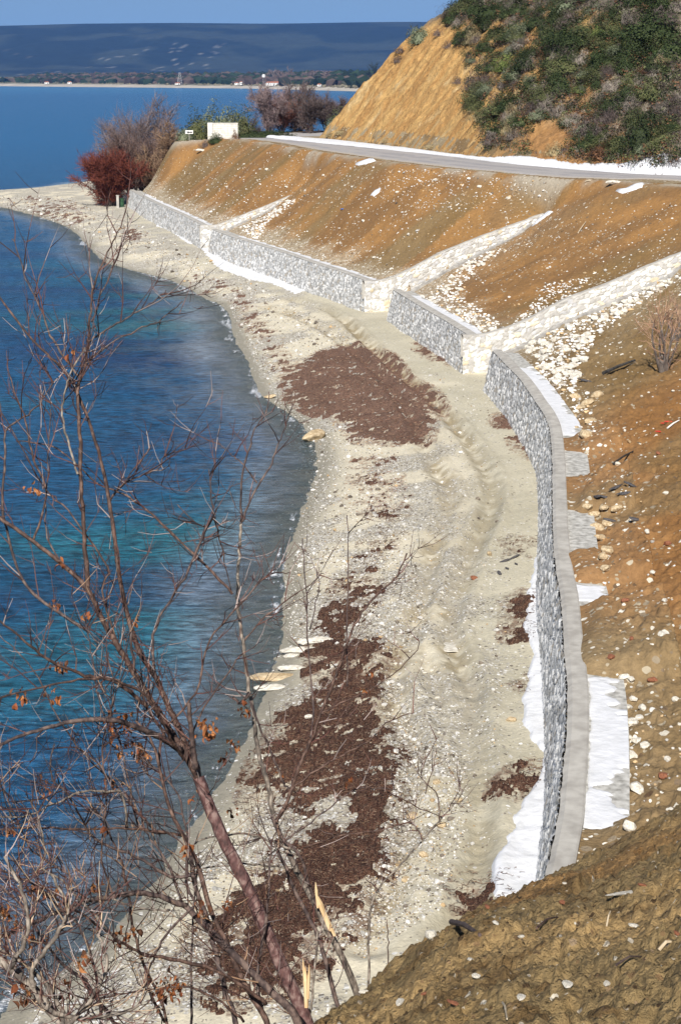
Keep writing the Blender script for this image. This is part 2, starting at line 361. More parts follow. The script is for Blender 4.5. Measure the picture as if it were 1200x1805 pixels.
yY = lambda py, z=3.0: unproj(600, py, z)[1]
BURIED = [(yY(b_), yY(a_)) for a_, b_ in ((1452, 1800), (1064, 1190), (978, 1028), (838, 903), (770, 798))]   # where slipped earth covers the ledge
def ground(X, Y, full=False):
    """terrain height (and masks) at world xy arrays"""
    o = {}
    dsh, ush = pdist(X, Y, SH); ds = np.where(inside(X, Y, LAND), dsh, -dsh)
    dw0, uw = pdist(X, Y, WL_EXT); inE = inside(X, Y, EMB); dw = np.where(inE, dw0, -dw0); inE = inE & ((dw0 > .45) | (uw > _AE+1))
    dr0, ur = pdist(X, Y, RP); inR = inside(X, Y, RPOLY)
    zr = np.interp(ur, RARC, RP[:, 2])
    # beach
    zb = np.where(ds > 0, 1.3*(1-np.exp(-ds/5.2)), np.maximum(-5, .16*ds))
    zb = zb+sstep(.3, 2, ds)*(fbm(X, Y, .35, 4, seed=3)-.5)*.17
    rut = np.zeros(X.shape); tr = np.zeros(X.shape)
    if full:
        for i, T in enumerate(TRACKS):
            d, u = pdist(X, Y, T)
            wob = (fbm(X, Y, 1.2, 3, seed=5+i)-.5)*.35
            dd = np.abs(d+wob*.5); p = np.exp(-(dd/.3)**2); q = np.exp(-((dd-.55)/.2)**2)
            am = (1, .75, .5)[i]*(0.6+.8*fbm(X, Y, .25, 2, seed=9+i))
            rut += am*(-.19*p+.10*q); tr = np.maximum(tr, np.exp(-(dd/.55)**2)*am)
            rut += am*.015*np.sin(u*14.0+wob*14)*p
    zb = zb+rut
    # embankment
    over = sstep(0, 14, pdist(X, Y, [tuple(p) for p in W4[-2:]]+WL_EXT[len(WL):len(WL)+3])[0])
    endf = sstep(_AE, _AE+10, uw)                # beyond the wall end the toe sits at beach level
    zc = 2.82*(1-endf)+.9*endf
    dwi = np.maximum(dw-1.7, 0)
    fb = (fbm(X, Y, .16, 3, seed=21)-.5)
    t = dwi/(dwi+dr0+1e-6)
    g = np.clip(t*1.06-.05*np.sin(t*math.pi*2), 0, 1)
    ze = zc+(zr-zc)*g+fb*1.5*np.sin(np.clip(t, 0, 1)*math.pi)
    # erosion lines down the slope
    ze = ze+np.where(t > .02, (fbm(uw*.9+fb*6, t*2.5+fb*2, 1.0, 3, seed=4)-.5)*.28*np.sin(np.clip(t, 0, 1)*math.pi), 0)
    wingm = np.zeros(X.shape)
    for w in WINGS:
        rx, ry = X-w['c'][0], Y-w['c'][1]
        a = rx*w['d'][0]+ry*w['d'][1]; b = rx*w['n'][0]+ry*w['n'][1]
        tgt = np.interp(b, w['bz'][:, 0], w['bz'][:, 1])-.1
        fall = np.exp(-np.abs(a)/5.0)*sstep(1.0, .84, t)*sstep(-1, .8, b)*sstep(w['L']+3.5, w['L']-.5, b)
        ze = np.where(inE, ze+(tgt-ze)*fall, ze)
        hw = np.interp(b, w['hw'][:, 0], w['hw'][:, 1])*sstep(w['L']-.2, w['L']-3, b)*sstep(1.0, .8, t)
        low = np.where(a < .2, np.exp((a-.2)/3.2), 0)*(b > -1)*(b < w['L']-.2)
        ze = ze-hw*low*np.where(inE, 1, 0)
        wingm = np.maximum(wingm, low*(b > .5)*sstep(w['L']+2, w['L']-4, b))
    for y0_, y1_ in BURIED: ze = ze+.29*sstep(y0_-.5, y0_+.5, Y)*sstep(y1_+.5, y1_-.5, Y)*(dw < 3)*(.8+.9*sstep(.9, 1.5, dw+fb*2))*(Y < 88)
    z = np.where(inE, ze, zb)
    # slope foot lobes of loose rock behind walls
    z = np.where(inR & inE, zr, z)
    dh0, uh = pdist(X, Y, HBP); inH = inside(X, Y, HPOLY)
    hz = np.interp(uh, HARC, HBP[:, 2])
    kk = HS['k'](uh)
    s = dh0+(fbm(X, Y, .22, 3, seed=31)-.5)*2.2*sstep(0, 5, dh0)*(1-.4*kk)
    gul = (fbm(uh*1.0+(fbm(X, Y, .5, 2, seed=33)-.5)*2.5, s*.15, 1.0, 4, seed=41)-.5)
    hh = hill_h(np.maximum(s, 0), uh)+gul*.75*sstep(0, 3, s)*kk*sstep(14, 9, s)+(1-kk)*(fbm(X, Y, .12, 3, seed=51)-.5)*3.0*sstep(0, 8, s)
    z = np.where(inH, hz+hh, z)
    if not full: return z
    o.update(z=z, ds=ds, dw=dw, uw=uw, inE=inE, inR=inR, dr=dr0, inH=inH, dh=dh0, uh=uh, t=t, rut=rut, tr=tr, wing=wingm, k=kk, endf=endf, s=s)
    return o
_AE = arc(WL)[-1]
def gz(x, y): return float(ground(np.array([x], float), np.array([y], float))[0])

def perspective_grid(a_in, a_out, n_in, n_out, y0, y1, nr):
    a = np.concatenate([np.linspace(-a_out, -a_in, n_out, endpoint=False), np.linspace(-a_in, a_in, n_in), np.linspace(a_in, a_out, n_out+1)[1:]])
    y = np.geomspace(y0, y1, nr)
    A, Yg = np.meshgrid(a, y); return (A*Yg), Yg, nr, len(a)
mixc = lambda a, b, t: a*(1-t[:, None])+b*t[:, None]
C = lambda *c: np.array(c, float)[None, :]

# ------------------------------------------------------------------ beach + embankment sheet
X, Y, nr, nc = perspective_grid(.222, .42, 600, 50, 24, 330, 720)
X = X.ravel(); Y = Y.ravel()
G = ground(X, Y, True)
Z = G['z'].copy()
ones = np.ones(len(X))
n_fine = fbm(X, Y, 2.2, 4, seed=61); n_mid = fbm(X, Y, .5, 4, seed=62); n_big = fbm(X, Y, .09, 3, seed=63)
# --- beach colours
sand = mixc(C(.61,.555,.43)*ones[:, None], C(.50,.45,.335), sstep(.35, .7, n_mid))
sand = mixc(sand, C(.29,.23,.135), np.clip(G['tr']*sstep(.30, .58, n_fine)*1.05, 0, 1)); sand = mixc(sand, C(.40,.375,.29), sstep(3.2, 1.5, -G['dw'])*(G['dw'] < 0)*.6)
wet = sstep(1.6, .1, G['ds'])
sand = mixc(sand, C(.27,.25,.20), np.clip(wet*.85+sstep(3.2, .4, G['ds']+n_mid*2)*.35, 0, 1))
# seaweed
wm = np.full(len(X), -1.0)
rag = (fbm(X*.8, Y*.8, 1.5, 6, .7, seed=91)-.5)*1.1
for w, P in WEED:
    sd = psd(X, Y, P); sc = 1.2 if w == 1.0 else .6
    m = np.clip((sd+.35*(w == 1.0))/sc, -1, 1)*.5*w+rag*(1.2 if w > .9 else 2.3)-(1-w)*.45
    m = np.where(sd < -.6, -1, m); wm = np.maximum(wm, m)
for P in CAMHOLE: wm = np.minimum(wm, -psd(X, Y, P)*1.5+rag*3)
sand = mixc(sand, C(.20,.13,.09), np.clip(sstep(-.42, .05, wm)*sstep(.42, .60, fbm(X, Y, 4.5, 4, .75, seed=97))*.85, 0, 1))
# shingle: bands along the shore and at mid-beach
gm = np.clip(sstep(.50, .60, n_mid)*sstep(7.0, 2.0, G['ds'])*sstep(.2, 1, G['ds'])+np.exp(-((G['ds']-5.0)/1.4)**2)*sstep(.42, .56, n_mid)*1.0, 0, 1)
gm = np.maximum(gm, sstep(125, 165, Y)*sstep(.36, .5, n_mid)*.9*(G['ds'] > .3))
spk = np.random.default_rng(3).random(len(X))
sand = mixc(sand, C(.36,.33,.27), np.clip(gm*.6, 0, 1))
pebA = np.clip(gm*.62+.03+.10*sstep(.5, .7, n_fine), 0, .9)*(1-.8*G['tr'])
Zd = (fbm(X, Y, 3.0, 3, seed=64)-.5)*.06+gm*(fbm(X, Y, 6.0, 2, seed=65)-.5)*.06
# --- dirt colours
orange = mixc(C(.315,.168,.060)*ones[:, None], C(.225,.124,.050), sstep(.35, .65, n_mid))
olive = mixc(C(.17,.115,.050)*ones[:, None], C(.22,.155,.075), sstep(.4, .6, n_mid))
strk = fbm(G['uw']*.25, G['t']*.5, 1.0, 3, seed=71)
fo = sstep(.50, .66, strk*.6+n_big*.4)
dirt = mixc(orange, olive, fo*.8)
nearS = sstep(91.5, 90.5, Y-X*.17)                      # slope behind the nearest wall
fo2 = np.clip(sstep(66, 74, Y-1.2*(X-12))+sstep(.5, .62, n_big)*.7+sstep(44, 38, Y+(X-7)*.8)*.9, 0, 1)
dirt = mixc(dirt, mixc(mixc(orange, C(.25,.115,.035), .5*ones), olive, fo2*.85), nearS)
# pale rubble dust near the walls and below the wings
toe = sstep(4.2, 1.8, G['dw']+(n_mid-.5)*3)*(1-nearS*.8)*(G['uw'] < _AE)
toe = np.clip(toe+G['wing']*sstep(.25, .5, n_mid+G['wing']*.25)*.9, 0, 1)
dirt = mixc(dirt, C(.42,.36,.26), toe*.6)
pebE = np.clip(toe*.5+.018+(1-.6*nearS)*.06*sstep(.5, .7, fbm(X, Y, .25, 3, seed=66)), 0, .85)
dirt = mixc(dirt, C(.40,.36,.29), sstep(1.6, .4, G['dr'])*(~G['inR'])*sstep(.4, .6, n_mid)*.8)
top = G['inR']
topc = mixc(C(.30,.24,.15)*ones[:, None], C(.2,.13,.06), sstep(.4, .6, n_mid))
dirt = np.where(top[:, None], topc, dirt)
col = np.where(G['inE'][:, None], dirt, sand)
clod = (fbm(X, Y, 2.6, 4, .6, seed=81)-.5)*.26+(np.abs(fbm(X, Y, 5.5, 2, seed=82)-.5))*.14
Zd = np.where(G['inE'] & ~G['inR'], clod*sstep(.9, 1.8, G['dw'])*(.65+.85*nearS), Zd)
Zd = np.where(G['inE'] & G['inR'], (n_fine-.5)*.04, Zd)
Zt = Z+Zd; PEB = np.where(G['inE'], np.where(top, .05, pebE), pebA)
V = np.stack([X, Y, Zt], 1); F = grid_faces(nr, nc)
# fast lookup of the finished terrain height
_aL = (X/Y)[:nc]; _yL = np.log(Y.reshape(nr, nc)[:, 0]); _ZL = np.where(G['inH'], Z, Zt).reshape(nr, nc)
def gfast(x, y):
    x = np.asarray(x, float); y = np.asarray(y, float); fa = np.interp(x/y, _aL, np.arange(nc)); fy = np.clip((np.log(y)-_yL[0])/(_yL[1]-_yL[0]), 0, nr-1.001)
    i = np.clip(fa.astype(int), 0, nc-2); j = fy.astype(int); u = fa-i; v = fy-j
    return (_ZL[j, i]*(1-u)+_ZL[j, i+1]*u)*(1-v)+(_ZL[j+1, i]*(1-u)+_ZL[j+1, i+1]*u)*v

# road polygon is its own sheet: drop nothing, it lies 3 cm above
fE = G['inE'][F].sum(1) >= 1
fH = (G['inH'] & (G['dh'] > 1.0))[F].all(1)
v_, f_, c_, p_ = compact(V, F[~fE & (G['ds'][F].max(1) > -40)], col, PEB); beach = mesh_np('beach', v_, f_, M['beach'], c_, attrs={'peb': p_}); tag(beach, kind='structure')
v_, f_, c_, p_ = compact(V, F[fE & ~fH], col, PEB); emb = mesh_np('embankment', v_, f_, M['dirt'], c_, attrs={'peb': p_}); tag(emb, kind='structure')

def overlay(name, mask, lift, mat, colr, thr=0.0, kind='stuff', dip=.03, label=None, cat=None, sel=None, extra=None):
    """sheet lying on the terrain wherever mask>thr; lifts smoothly from its edge"""
    fm = (mask[F] > thr).any(1)
    if sel is not None: fm &= sel[F].all(1)
    if fm.sum() == 0: return None
    z = Zt+np.where(mask > thr, lift*sstep(thr, thr+.35, mask)+(extra if extra is not None else 0), -dip)
    v, f, c = compact(np.stack([X, Y, z], 1), F[fm], colr)
    o = mesh_np(name, v, f, mat, c, attrs={'peb': np.full(len(v), .5)}); tag(o, label, cat, kind=kind); return o
wcol = mixc(C(.095,.047,.034)*ones[:, None], C(.17,.095,.062), sstep(.35, .8, spk)); wcol = mixc(wcol, C(.035,.018,.014), (spk < .25)*.8)
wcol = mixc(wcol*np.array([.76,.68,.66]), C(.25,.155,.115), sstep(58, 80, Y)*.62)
wm = np.where(wm > 0, wm-.9*sstep(.60, .70, fbm(X, Y, 1.3, 5, .7, seed=95))*sstep(.5, .1, wm), wm); wcol = wcol*(.7+.75*fbm(X, Y, .8, 4, .6, seed=96))[:, None]
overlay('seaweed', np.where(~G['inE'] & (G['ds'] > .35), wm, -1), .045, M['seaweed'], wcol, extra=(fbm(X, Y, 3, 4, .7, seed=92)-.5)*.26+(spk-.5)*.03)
# snow lying in the walls' shade and along the road
WCOL = np.full((len(X), 3), .85)
S1 = [(868,1590),(866,1545),(872,1510),(897,1482),(905,1440),(925,1405),(940,1378),(958,1355),(957,1325),(935,1302),(922,1275),(922,1230),(930,1185),(938,1160),(934,1130),(920,1108),(926,1062),(936,1020),(944,985),(975,985),(985,1590)]
S3 = [(275,398),(300,408),(330,428),(352,436),(372,458),(390,470),(425,482),(450,490),(480,497),(520,514),(540,512),(440,462),(360,430),(310,405),(275,390)]
smask = np.maximum(psd(X, Y, up(S1, 1.0))/.25+(n_fine-.5)*1.0, psd(X, Y, up(S3, 1.0))/.35+(n_fine-.5)*1.6)
overlay('snow', np.where(G['dw'] < .12, smask, -1), .07, M['snow'], WCOL)
rsd = psd(X, Y, RDP)
verge = np.where(G['inR'] & (rsd < .0) & (~G['inH'] | (G['dh'] < .5)), 1, -1)*1.0
def verge_snow():
    a = np.array([unproj(x, y, 9.75) for x, y in [(1290,322),(1200,312),(1080,304),(929,292),(850,283),(777,274),(700,266),(620,258),(550,251),(500,244.5),(470,240.5)]])
    b = np.array([unproj(x, y, 9.8) for x, y in [(1290,313),(1200,305),(1090,299),(983,291.5),(900,284.5),(821,275.5),(760,266.5),(712,259.5),(640,251.5),(590,246.5),(500,241.5)]])
    A_, B_ = smooth_poly(a, 60), smooth_poly(b, 60); n = len(A_); t = np.arange(n)*.12
    ea = (fbm(t, t*0, .5, 4, .6, seed=161)-.5); eb = (fbm(t, t*0, .6, 4, .6, seed=162)-.5)
    gap = sstep(.58, .66, fbm(t, t*0, .12, 2, seed=163))*.0
    V_ = []; K = 9
    for k in range(K):
        q = k/(K-1); ta = .0+ea*.35; tb = .9+eb*.3+.05; tt = ta+(tb-ta)*q
        p = A_+(B_-A_)*tt[:, None]; h = math.sin(q*math.pi)**.5 if 0 < q < 1 else -.35
        V_.append(np.concatenate([p, (np.maximum(9.72, np.where(q > .7, 9.72, gfast(p[:, 0], p[:, 1])))+.24*h*(.7+.6*fbm(p[:, 0], p[:, 1], .8, 3, seed=164)))[:, None]], 1))
    tag(mesh_np('snow', np.concatenate(V_), grid_faces(K, n), M['snow']), kind='stuff')
verge_snow()
# asphalt
am = np.where(rsd > -.3, rsd, -1)
fr = (rsd[F] > -.4).any(1)
tread = np.exp(-((np.minimum(np.abs(rsd-1.5), np.abs(rsd-3.4)))/.45)**2)
rc = mixc(C(.36,.34,.33)*ones[:, None], C(.26,.25,.26), tread*.8*sstep(.3, .6, n_mid)); rc = mixc(rc, C(.40,.34,.26), sstep(.9, .1, rsd)*.6*sstep(.3, .6, n_mid))
v, f, c = compact(np.stack([X, Y, np.where(rsd > 0, Z+.06, Z-.06)], 1), F[fr], rc)
road = mesh_np('road', v, f, M['road'], c); tag(road, kind='structure')

# ------------------------------------------------------------------ hillside
a = np.linspace(-.10, .34, 520); yy = np.linspace(108, 262, 430)
A2, Y2 = np.meshgrid(a, yy); X2 = (A2*Y2).ravel(); Y2 = Y2.ravel()
GH = ground(X2, Y2, True); o2 = np.ones(len(X2))
nm = fbm(X2, Y2, .6, 4, seed=101); nf = fbm(X2, Y2, 2.0, 4, seed=102); sp2 = np.random.default_rng(5).random(len(X2))
zz = GH['z']+(fbm(X2, Y2, 1.1, 5, .65, seed=103)-.5)*.85*sstep(0, 1.5, GH['dh'])
streak = fbm(GH['uh']*1.3+(nm-.5)*3, GH['s']*.22+(nm-.5), 1.0, 5, .65, seed=104)
cutc = mixc(C(.50,.31,.12)*o2[:, None], C(.38,.21,.075), sstep(.38, .62, streak)); cutc = mixc(cutc, C(.56,.42,.22), sstep(.6, .78, nm)*.7)
veg = mixc(C(.115,.09,.062)*o2[:, None], C(.19,.16,.12), sstep(.4, .65, nm)); veg = mixc(veg, C(.36,.33,.27), (sp2 > .9)*sstep(.45, .6, nf))
bank = sstep(3.2, 1.2, GH['dh']+(nm-.5)*3)
veg = mixc(veg, C(.36,.20,.08), bank*sstep(.36, .46, nm))
# bare red-earth gully and straw tongue right of the cut
gp = np.array(unproj(965, 255, 11.5)); bare = sstep(9, 4, np.hypot((X2-gp[0])*1.0, (Y2-gp[1])*.35)+(nm-.5)*5)
kc = np.clip(GH['k']*sstep(13, 10.5, GH['s']+(nm-.5)*4), 0, 1)
hc = mixc(mixc(veg, C(.38,.20,.075), bare*.9), cutc, kc)
Fh = grid_faces(len(yy), len(a))
fm = (GH['inH'] & (GH['dh'] > .0))[Fh].any(1) & GH['inR'][Fh].all(1)
zz = np.where(GH['inH'], zz, zz-.05)
v, f, c = compact(np.stack([X2, Y2, zz], 1), Fh[fm], hc)
hillside = mesh_np('hillside', v, f, M['hill'], c); tag(hillside, kind='structure')

# ------------------------------------------------------------------ masonry walls
WT = 2.02
def resample(P, step):
    A = arc(P); n = max(2, int(A[-1]/step)); t = np.linspace(0, A[-1], n)
    return np.stack([np.interp(t, A, np.array(P)[:, 0]), np.interp(t, A, np.array(P)[:, 1])], 1), t
def normals(P):
    T = np.gradient(P, axis=0); T /= np.hypot(*T.T)[:, None]; return np.stack([T[:, 1], -T[:, 0]], 1)
def stone_tex(u, v, seed, pale, su=.25, sv=.2):
    wu = u/su+(fbm(u, v, 3.0, 2, seed=seed)-.5)*.9; wv = v/sv+(fbm(u, v, 3.0, 2, seed=seed+1)-.5)*.9
    f1, f2, ra, rb, ox, oy = cells(wu, wv, seed)
    e = sstep(.04, .20, f2-f1)
    relief = e*(.030+.035*rb)+e*(ra-.5)*ox*.06+e*(rb-.5)*oy*.05+(fbm(u, v, 14, 3, seed=seed+2)-.5)*.014*e
    k = np.ones(len(u))[:, None]
    if pale:
        c = mixc(C(.46,.445,.42)*k, C(.74,.73,.70), sstep(.15, .6, ra)); c = mixc(c, C(.68,.55,.33), (rb > .93)*.6); c = mixc(c, C(.42,.42,.43), (rb < .15)*.8)
        m = C(.40,.38,.34)
    else:
        c = mixc(C(.33,.33,.325)*k, C(.58,.58,.57), sstep(.2, .7, ra)); c = mixc(c, C(.84,.83,.81), (rb > .78)*.9); c = mixc(c, C(.42,.36,.28), (rb < .10)*.8)
        m = C(.44,.43,.41)
    c = c*(.82+.36*fbm(u, v, 9, 3, seed=seed+4))[:, None]
    c = np.where((e > .5)[:, None], c, m*k*(.8+.4*fbm(u, v, 12, 2, seed=seed+5))[:, None])
    return relief, c
def strip(name, A, B, mat, parent, zA, zB, rough=0.0, seed=0):
    """sheet between polylines A and B"""
    n = len(A); rows = 4; V = []
    for k in range(rows):
        t = k/(rows-1); p = A*(1-t)+B*t; z = zA*(1-t)+zB*t
        V.append(np.concatenate([p, (z+(fbm(p[:, 0], p[:, 1], 2.5, 3, seed=seed)-.5)*rough)[:, None]], 1))
    return np.concatenate(V), grid_faces(rows, n)
def sea_wall(name, P, label, step=.06, seed=0):
    root = empty(name, (P[0][0], P[0][1], ZF)); tag(root, label, 'stone wall', 'stone sea walls along the beach')
    inv = Matrix.Translation((-P[0][0], -P[0][1], -ZF)); off = np.array([P[0][0], P[0][1], ZF])
    Q, t = resample(P, step); N = normals(Q); n = len(Q)
    vs = np.linspace(-.55, WT, 58)
    U, Vv = np.meshgrid(t, vs); rel, c = stone_tex(U.ravel()+seed*3.7, Vv.ravel(), 10+seed, False)
    base = Q[None]+N[None]*(vs[:, None, None]*.20)            # battered face
    base = base-N[None]*rel.reshape(len(vs), n)[..., None]
    zz_ = np.broadcast_to(ZF+vs[:, None]*.985, (len(vs), n))
    V_ = np.concatenate([base, zz_[..., None]], 2).reshape(-1, 3)-off
    V_ = np.concatenate([V_]); F_ = grid_faces(len(vs), n)[:, ::-1]
    mesh_np('stone_face', V_, F_, M['stone'], c, root)
    # coping: body with front lip, top and back, capped ends
    zt = ZF+WT; b0 = .20*WT
    jit = (fbm(t, t*0, 3.0, 3, seed=seed)-.5)*.05
    rings = [Q+N*(b0+.02)[...] if False else Q+N*(b0+.03), Q+N*(b0-.01+jit[:, None]), Q+N*(b0+.10), Q+N*(b0+.42), Q+N*(b0+.46), Q+N*(b0+.46)]
    zs = [zt-.45, zt-.01, zt+.05, zt+.055, zt+.03, zt-1.6]
    V_ = np.concatenate([np.concatenate([r, (z+(fbm(r[:, 0], r[:, 1], .5, 3, seed=seed+9)-.5)*.03)[:, None]], 1) for r, z in zip(rings, zs)])-off
    F_ = grid_faces(6, n)[:, ::-1]
    o = mesh_np('coping', V_, F_, M['cement'], None, root, smooth=False)
    # ledge a step lower behind the coping
    A_ = Q+N*(b0+.45); B_ = Q+N*(b0+1.30)
    V_, F_ = strip('ledge', A_, B_, None, None, np.full(n, zt-.10), np.full(n, zt-.13), .006, seed)
    V2 = np.concatenate([V_, np.concatenate([B_, np.full((n, 1), zt-.8)], 1)])-off
    mesh_np('ledge', V2, grid_faces(5, n)[:, ::-1], M['ledge'], None, root, smooth=False)
    # stone cap at both ends
    e = MB()
    for k, sg in ((0, -1), (n-1, 1)):
        q = Q[k]; nn = N[k]; tt = np.array([-nn[1], nn[0]])
        p = [(q+nn*(.0)), (q+nn*(b0+.46))]
        i = len(e.v)
        for (pp, z) in ((q-nn*.0, ZF-.5), (q+nn*1.5, ZF-.5), (q+nn*1.5, zt-.13), (q+nn*(b0+.45), zt-.1), (q+nn*(b0+.45), zt+.04), (q+nn*b0, zt+.04)):
            e.v.append((pp[0]+tt[0]*sg*.02*0-off[0], pp[1]-off[1], z-off[2]))
        e.f.append(tuple(range(i, i+6)))
    e.build('end_face', M['cement'], root)
    return root
M['ledge'] = mat_noise('rough_concrete', (.26,.25,.23), (.55,.54,.51), 5, .9, .4, 25, .01, c3=(.42,.41,.38))
M['footing'] = mat_noise('footing_concrete', (.22,.21,.20), (.36,.35,.33), 4, .9, .4, 25, .01)
sea_wall('sea_wall', W1, 'grey stone sea wall nearest the camera, long and curving along the sand', .05, 0)
sea_wall('sea_wall', W2, 'short straight grey stone sea wall beside the large seaweed heap', .07, 1)
sea_wall('sea_wall', W3, 'long grey stone sea wall with snow at its foot, between two white wing walls', .09, 2)
sea_wall('sea_wall', W4, 'farthest grey stone sea wall, ending at the red bush on the point', .11, 3)
def wing_wall(w, label, seed, smin):
    c, d, n, Lb = w['c'], w['d'], w['n'], w['L']
    root = empty('wing_wall', (c[0], c[1], ZF)); tag(root, label, 'stone wall', 'white wing walls climbing the slope'); off = np.array([c[0], c[1], ZF])
    nb = int(Lb/.07); b = np.linspace(-.02, Lb, nb)
    pt = lambda a, bb: c[None]+d[None]*a+n[None]*np.asarray(bb)[:, None]
    hi = ground(*(pt(.75, b)).T); lo = ground(*(pt(-.25, b)).T)
    ztop = np.interp(b, w['bz'][:, 0], w['bz'][:, 1]); zlow = np.where(b < 1.7, ZF-.5, lo-.3)
    ker = np.ones(9)/9; ztop = np.convolve(np.pad(ztop, 4, 'edge'), ker, 'valid'); 
    zlow = np.minimum(zlow, ztop-.3)
    nv = 44; k = np.linspace(0, 1, nv)
    Zg = zlow[None]*(1-k[:, None])+ztop[None]*k[:, None]; Bg = np.broadcast_to(b, (nv, nb))
    rel, col_ = stone_tex(Bg.ravel()+seed*5.1, Zg.ravel()-.19*Bg.ravel(), 40+seed, True, .31, .26)
    A_ = -.02-rel*.9+(Zg.ravel()-ZF)*.0
    P = c[None]+d[None]*A_[:, None]+n[None]*Bg.ravel()[:, None]
    mesh_np('stone_face', np.concatenate([P, Zg.ravel()[:, None]], 1)-off, grid_faces(nv, nb), M['stone'], col_, root)
    rings = [(.02, -.25), (-.03, -.02), (.05, .045), (.40, .045), (.47, -.02), (.47, -1.2)]
    V_ = np.concatenate([np.concatenate([pt(a_, b), (ztop+z_+(fbm(b, b*0+a_, 1.6, 3, seed=seed)-.5)*.05)[:, None]], 1) for a_, z_ in rings])-off
    mesh_np('coping', V_, grid_faces(6, nb), M['cement'], None, root, smooth=False)
    # concrete footing lip along the lower edge
    m = (b > 1.6) & (b < Lb-1.2) & (lo+.24 < ztop-.12); bb = b[m]; lo2 = lo[m]
    V_ = np.concatenate([np.concatenate([pt(a_, bb), (lo2+z_+(fbm(bb, bb*0+a_, 1.3, 3, seed=seed+3)-.5)*.09)[:, None]], 1) for a_, z_ in [(-.02, .24), (-.12, .22), (-.24, .17), (-.28, -.4)]])-off
    mesh_np('footing', V_, grid_faces(4, len(bb))[:, ::-1], M['footing'], None, root, smooth=False)
    return root
wing_wall(WINGS[0], 'pale stone wing wall climbing the slope to the right edge, the nearest of three', 0, 0)
wing_wall(WINGS[1], 'pale stone wing wall between the two brown fills, the middle of three', 1, 0)
wing_wall(WINGS[2], 'small pale stone wing wall farthest along the shore, half buried in earth', 2, 0)

# snow on the ledges
def ledge_snow(P, y0, y1, w0, w1, seed, holes=.5):
    Q, t = resample(P, .05 if y1 < 60 else .08); m = (Q[:, 1] > y0-.3) & (Q[:, 1] < y1+.3); N = normals(Q)[m]; Q = Q[m]; t = t[m]
    if len(Q) < 4: return
    ks = np.linspace(w0, w1, 26); U, K = np.meshgrid(t, ks)
    nz = fbm(U.ravel(), K.ravel(), 2.2, 4, seed=seed)-.5
    KK = (K.ravel()-w0)/(w1-w0)
    mask = np.minimum(np.minimum((Q[None, :, 1]-y0), (y1-Q[None, :, 1])).repeat(len(ks), 0).ravel()*2.0, 1.0)
    sc = fbm(U.ravel(), U.ravel()*0, 1.1, 3, seed=seed+1)
    mask = np.minimum(mask, (.98-KK)*2.2+(sc-.5)*4.6*holes)
    mask = np.minimum(mask, KK*8+.1)+nz*1.3-.5*sstep(.55, .66, fbm(t, t*0, 1.7, 3, seed=seed+5))[None].repeat(len(ks), 0).ravel()*KK*2
    pos = (Q[None]+N[None]*(ks[:, None, None]+.20*WT)).reshape(-1, 2)
    z = ZF+WT-.115+np.where(mask > .0, .035*sstep(0, .3, mask), -.03)
    F_ = grid_faces(len(ks), len(t))[:, ::-1]; fm = (mask[F_] > 0).any(1)
    v, f = compact(np.concatenate([pos, z[:, None]], 1), F_[fm])
    tag(mesh_np('snow', v, f, M['snow']), kind='stuff')
ledge_snow(W1, yY(1450), yY(1196), .47, 1.28, 1, 1.15)
ledge_snow(W1, yY(768), yY(648), .47, 1.28, 2, .45)
ledge_snow(W1, yY(1060), yY(1030), .47, 1.28, 3, .6)
ledge_snow(W2, 91, 108, .47, 1.28, 4, .5)
ledge_snow(W3, 116, 150, .47, 1.28, 5, .9)
ledge_snow(W4, 160, 205, .47, 1.28, 6, .9)

# ------------------------------------------------------------------ the near earth bank
th = np.linspace(R_(-9.5), R_(26), 470); rr = np.geomspace(1.6, 26, 560)
TH, RR = np.meshgrid(th, rr); Xm = (RR*np.sin(TH)).ravel(); Ym = (RR*np.cos(TH)).ravel(); RRr = RR.ravel(); THr = TH.ravel()
SIL = [(300,2050,5.2),(470,1880,5.6),(540,1808,6.0),(600,1755,6.4),(650,1722,6.8),(700,1690,7.0),(760,1635,7.3),(810,1600,7.6),(860,1578,7.9),(905,1562,8.2),(950,1540,8.6),(1000,1524,9.0),(1080,1490,9.8),(1140,1452,10.6),(1200,1415,11.5),(1300,1350,13),(1500,1250,15)]
sa = []; sm = []; sr = []
for x, y, r in SIL:
    p = at_dist(x, y, 10.0); rad = math.hypot(p.x, p.y); sa.append(math.atan2(p.x, p.y)); sm.append((CAMH-p.z)/rad); sr.append(r)
mm_ = np.interp(THr, sa, sm); rs_ = np.interp(THr, sa, sr)
left = np.maximum(sa[0]-THr, 0)
mm_ = mm_+left*4
kin = .62/np.maximum(rs_-1.0, 1)**2*1.0
drop = mm_*RRr+np.where(RRr < rs_, kin*(RRr-rs_)**2*1.15, .085*(RRr-rs_)**2)
Zm = CAMH-drop
f1, f2, ra, rb, _, _ = cells(Xm*3.3+fbm(Xm, Ym, 3, 2, seed=7), Ym*3.3+fbm(Xm, Ym, 3, 2, seed=8), 3)
g1, g2, ga, gb, _, _ = cells(Xm*9+fbm(Xm, Ym, 8, 2, seed=17)*1.2, Ym*9+fbm(Xm, Ym, 8, 2, seed=18)*1.2, 5)
ridg = 1-2*np.abs(fbm(Xm, Ym, 1.8, 4, .55, seed=111)-.5)
Zm = Zm+(fbm(Xm, Ym, 1.0, 2, .5, seed=112)-.5)*.10+(fbm(Xm, Ym, 9, 4, .85, seed=117)-.5)*.10+(1-f1)*.05*sstep(.75, .9, ra)+(1-g1)*.030*sstep(.4, .8, ga)+(fbm(Xm, Ym, 30, 3, .8, seed=113)-.5)*.055-.06
om = np.ones(len(Xm)); m1 = fbm(Xm, Ym, 1.1, 3, seed=114); m2 = fbm(Xm, Ym, 6, 4, seed=115)
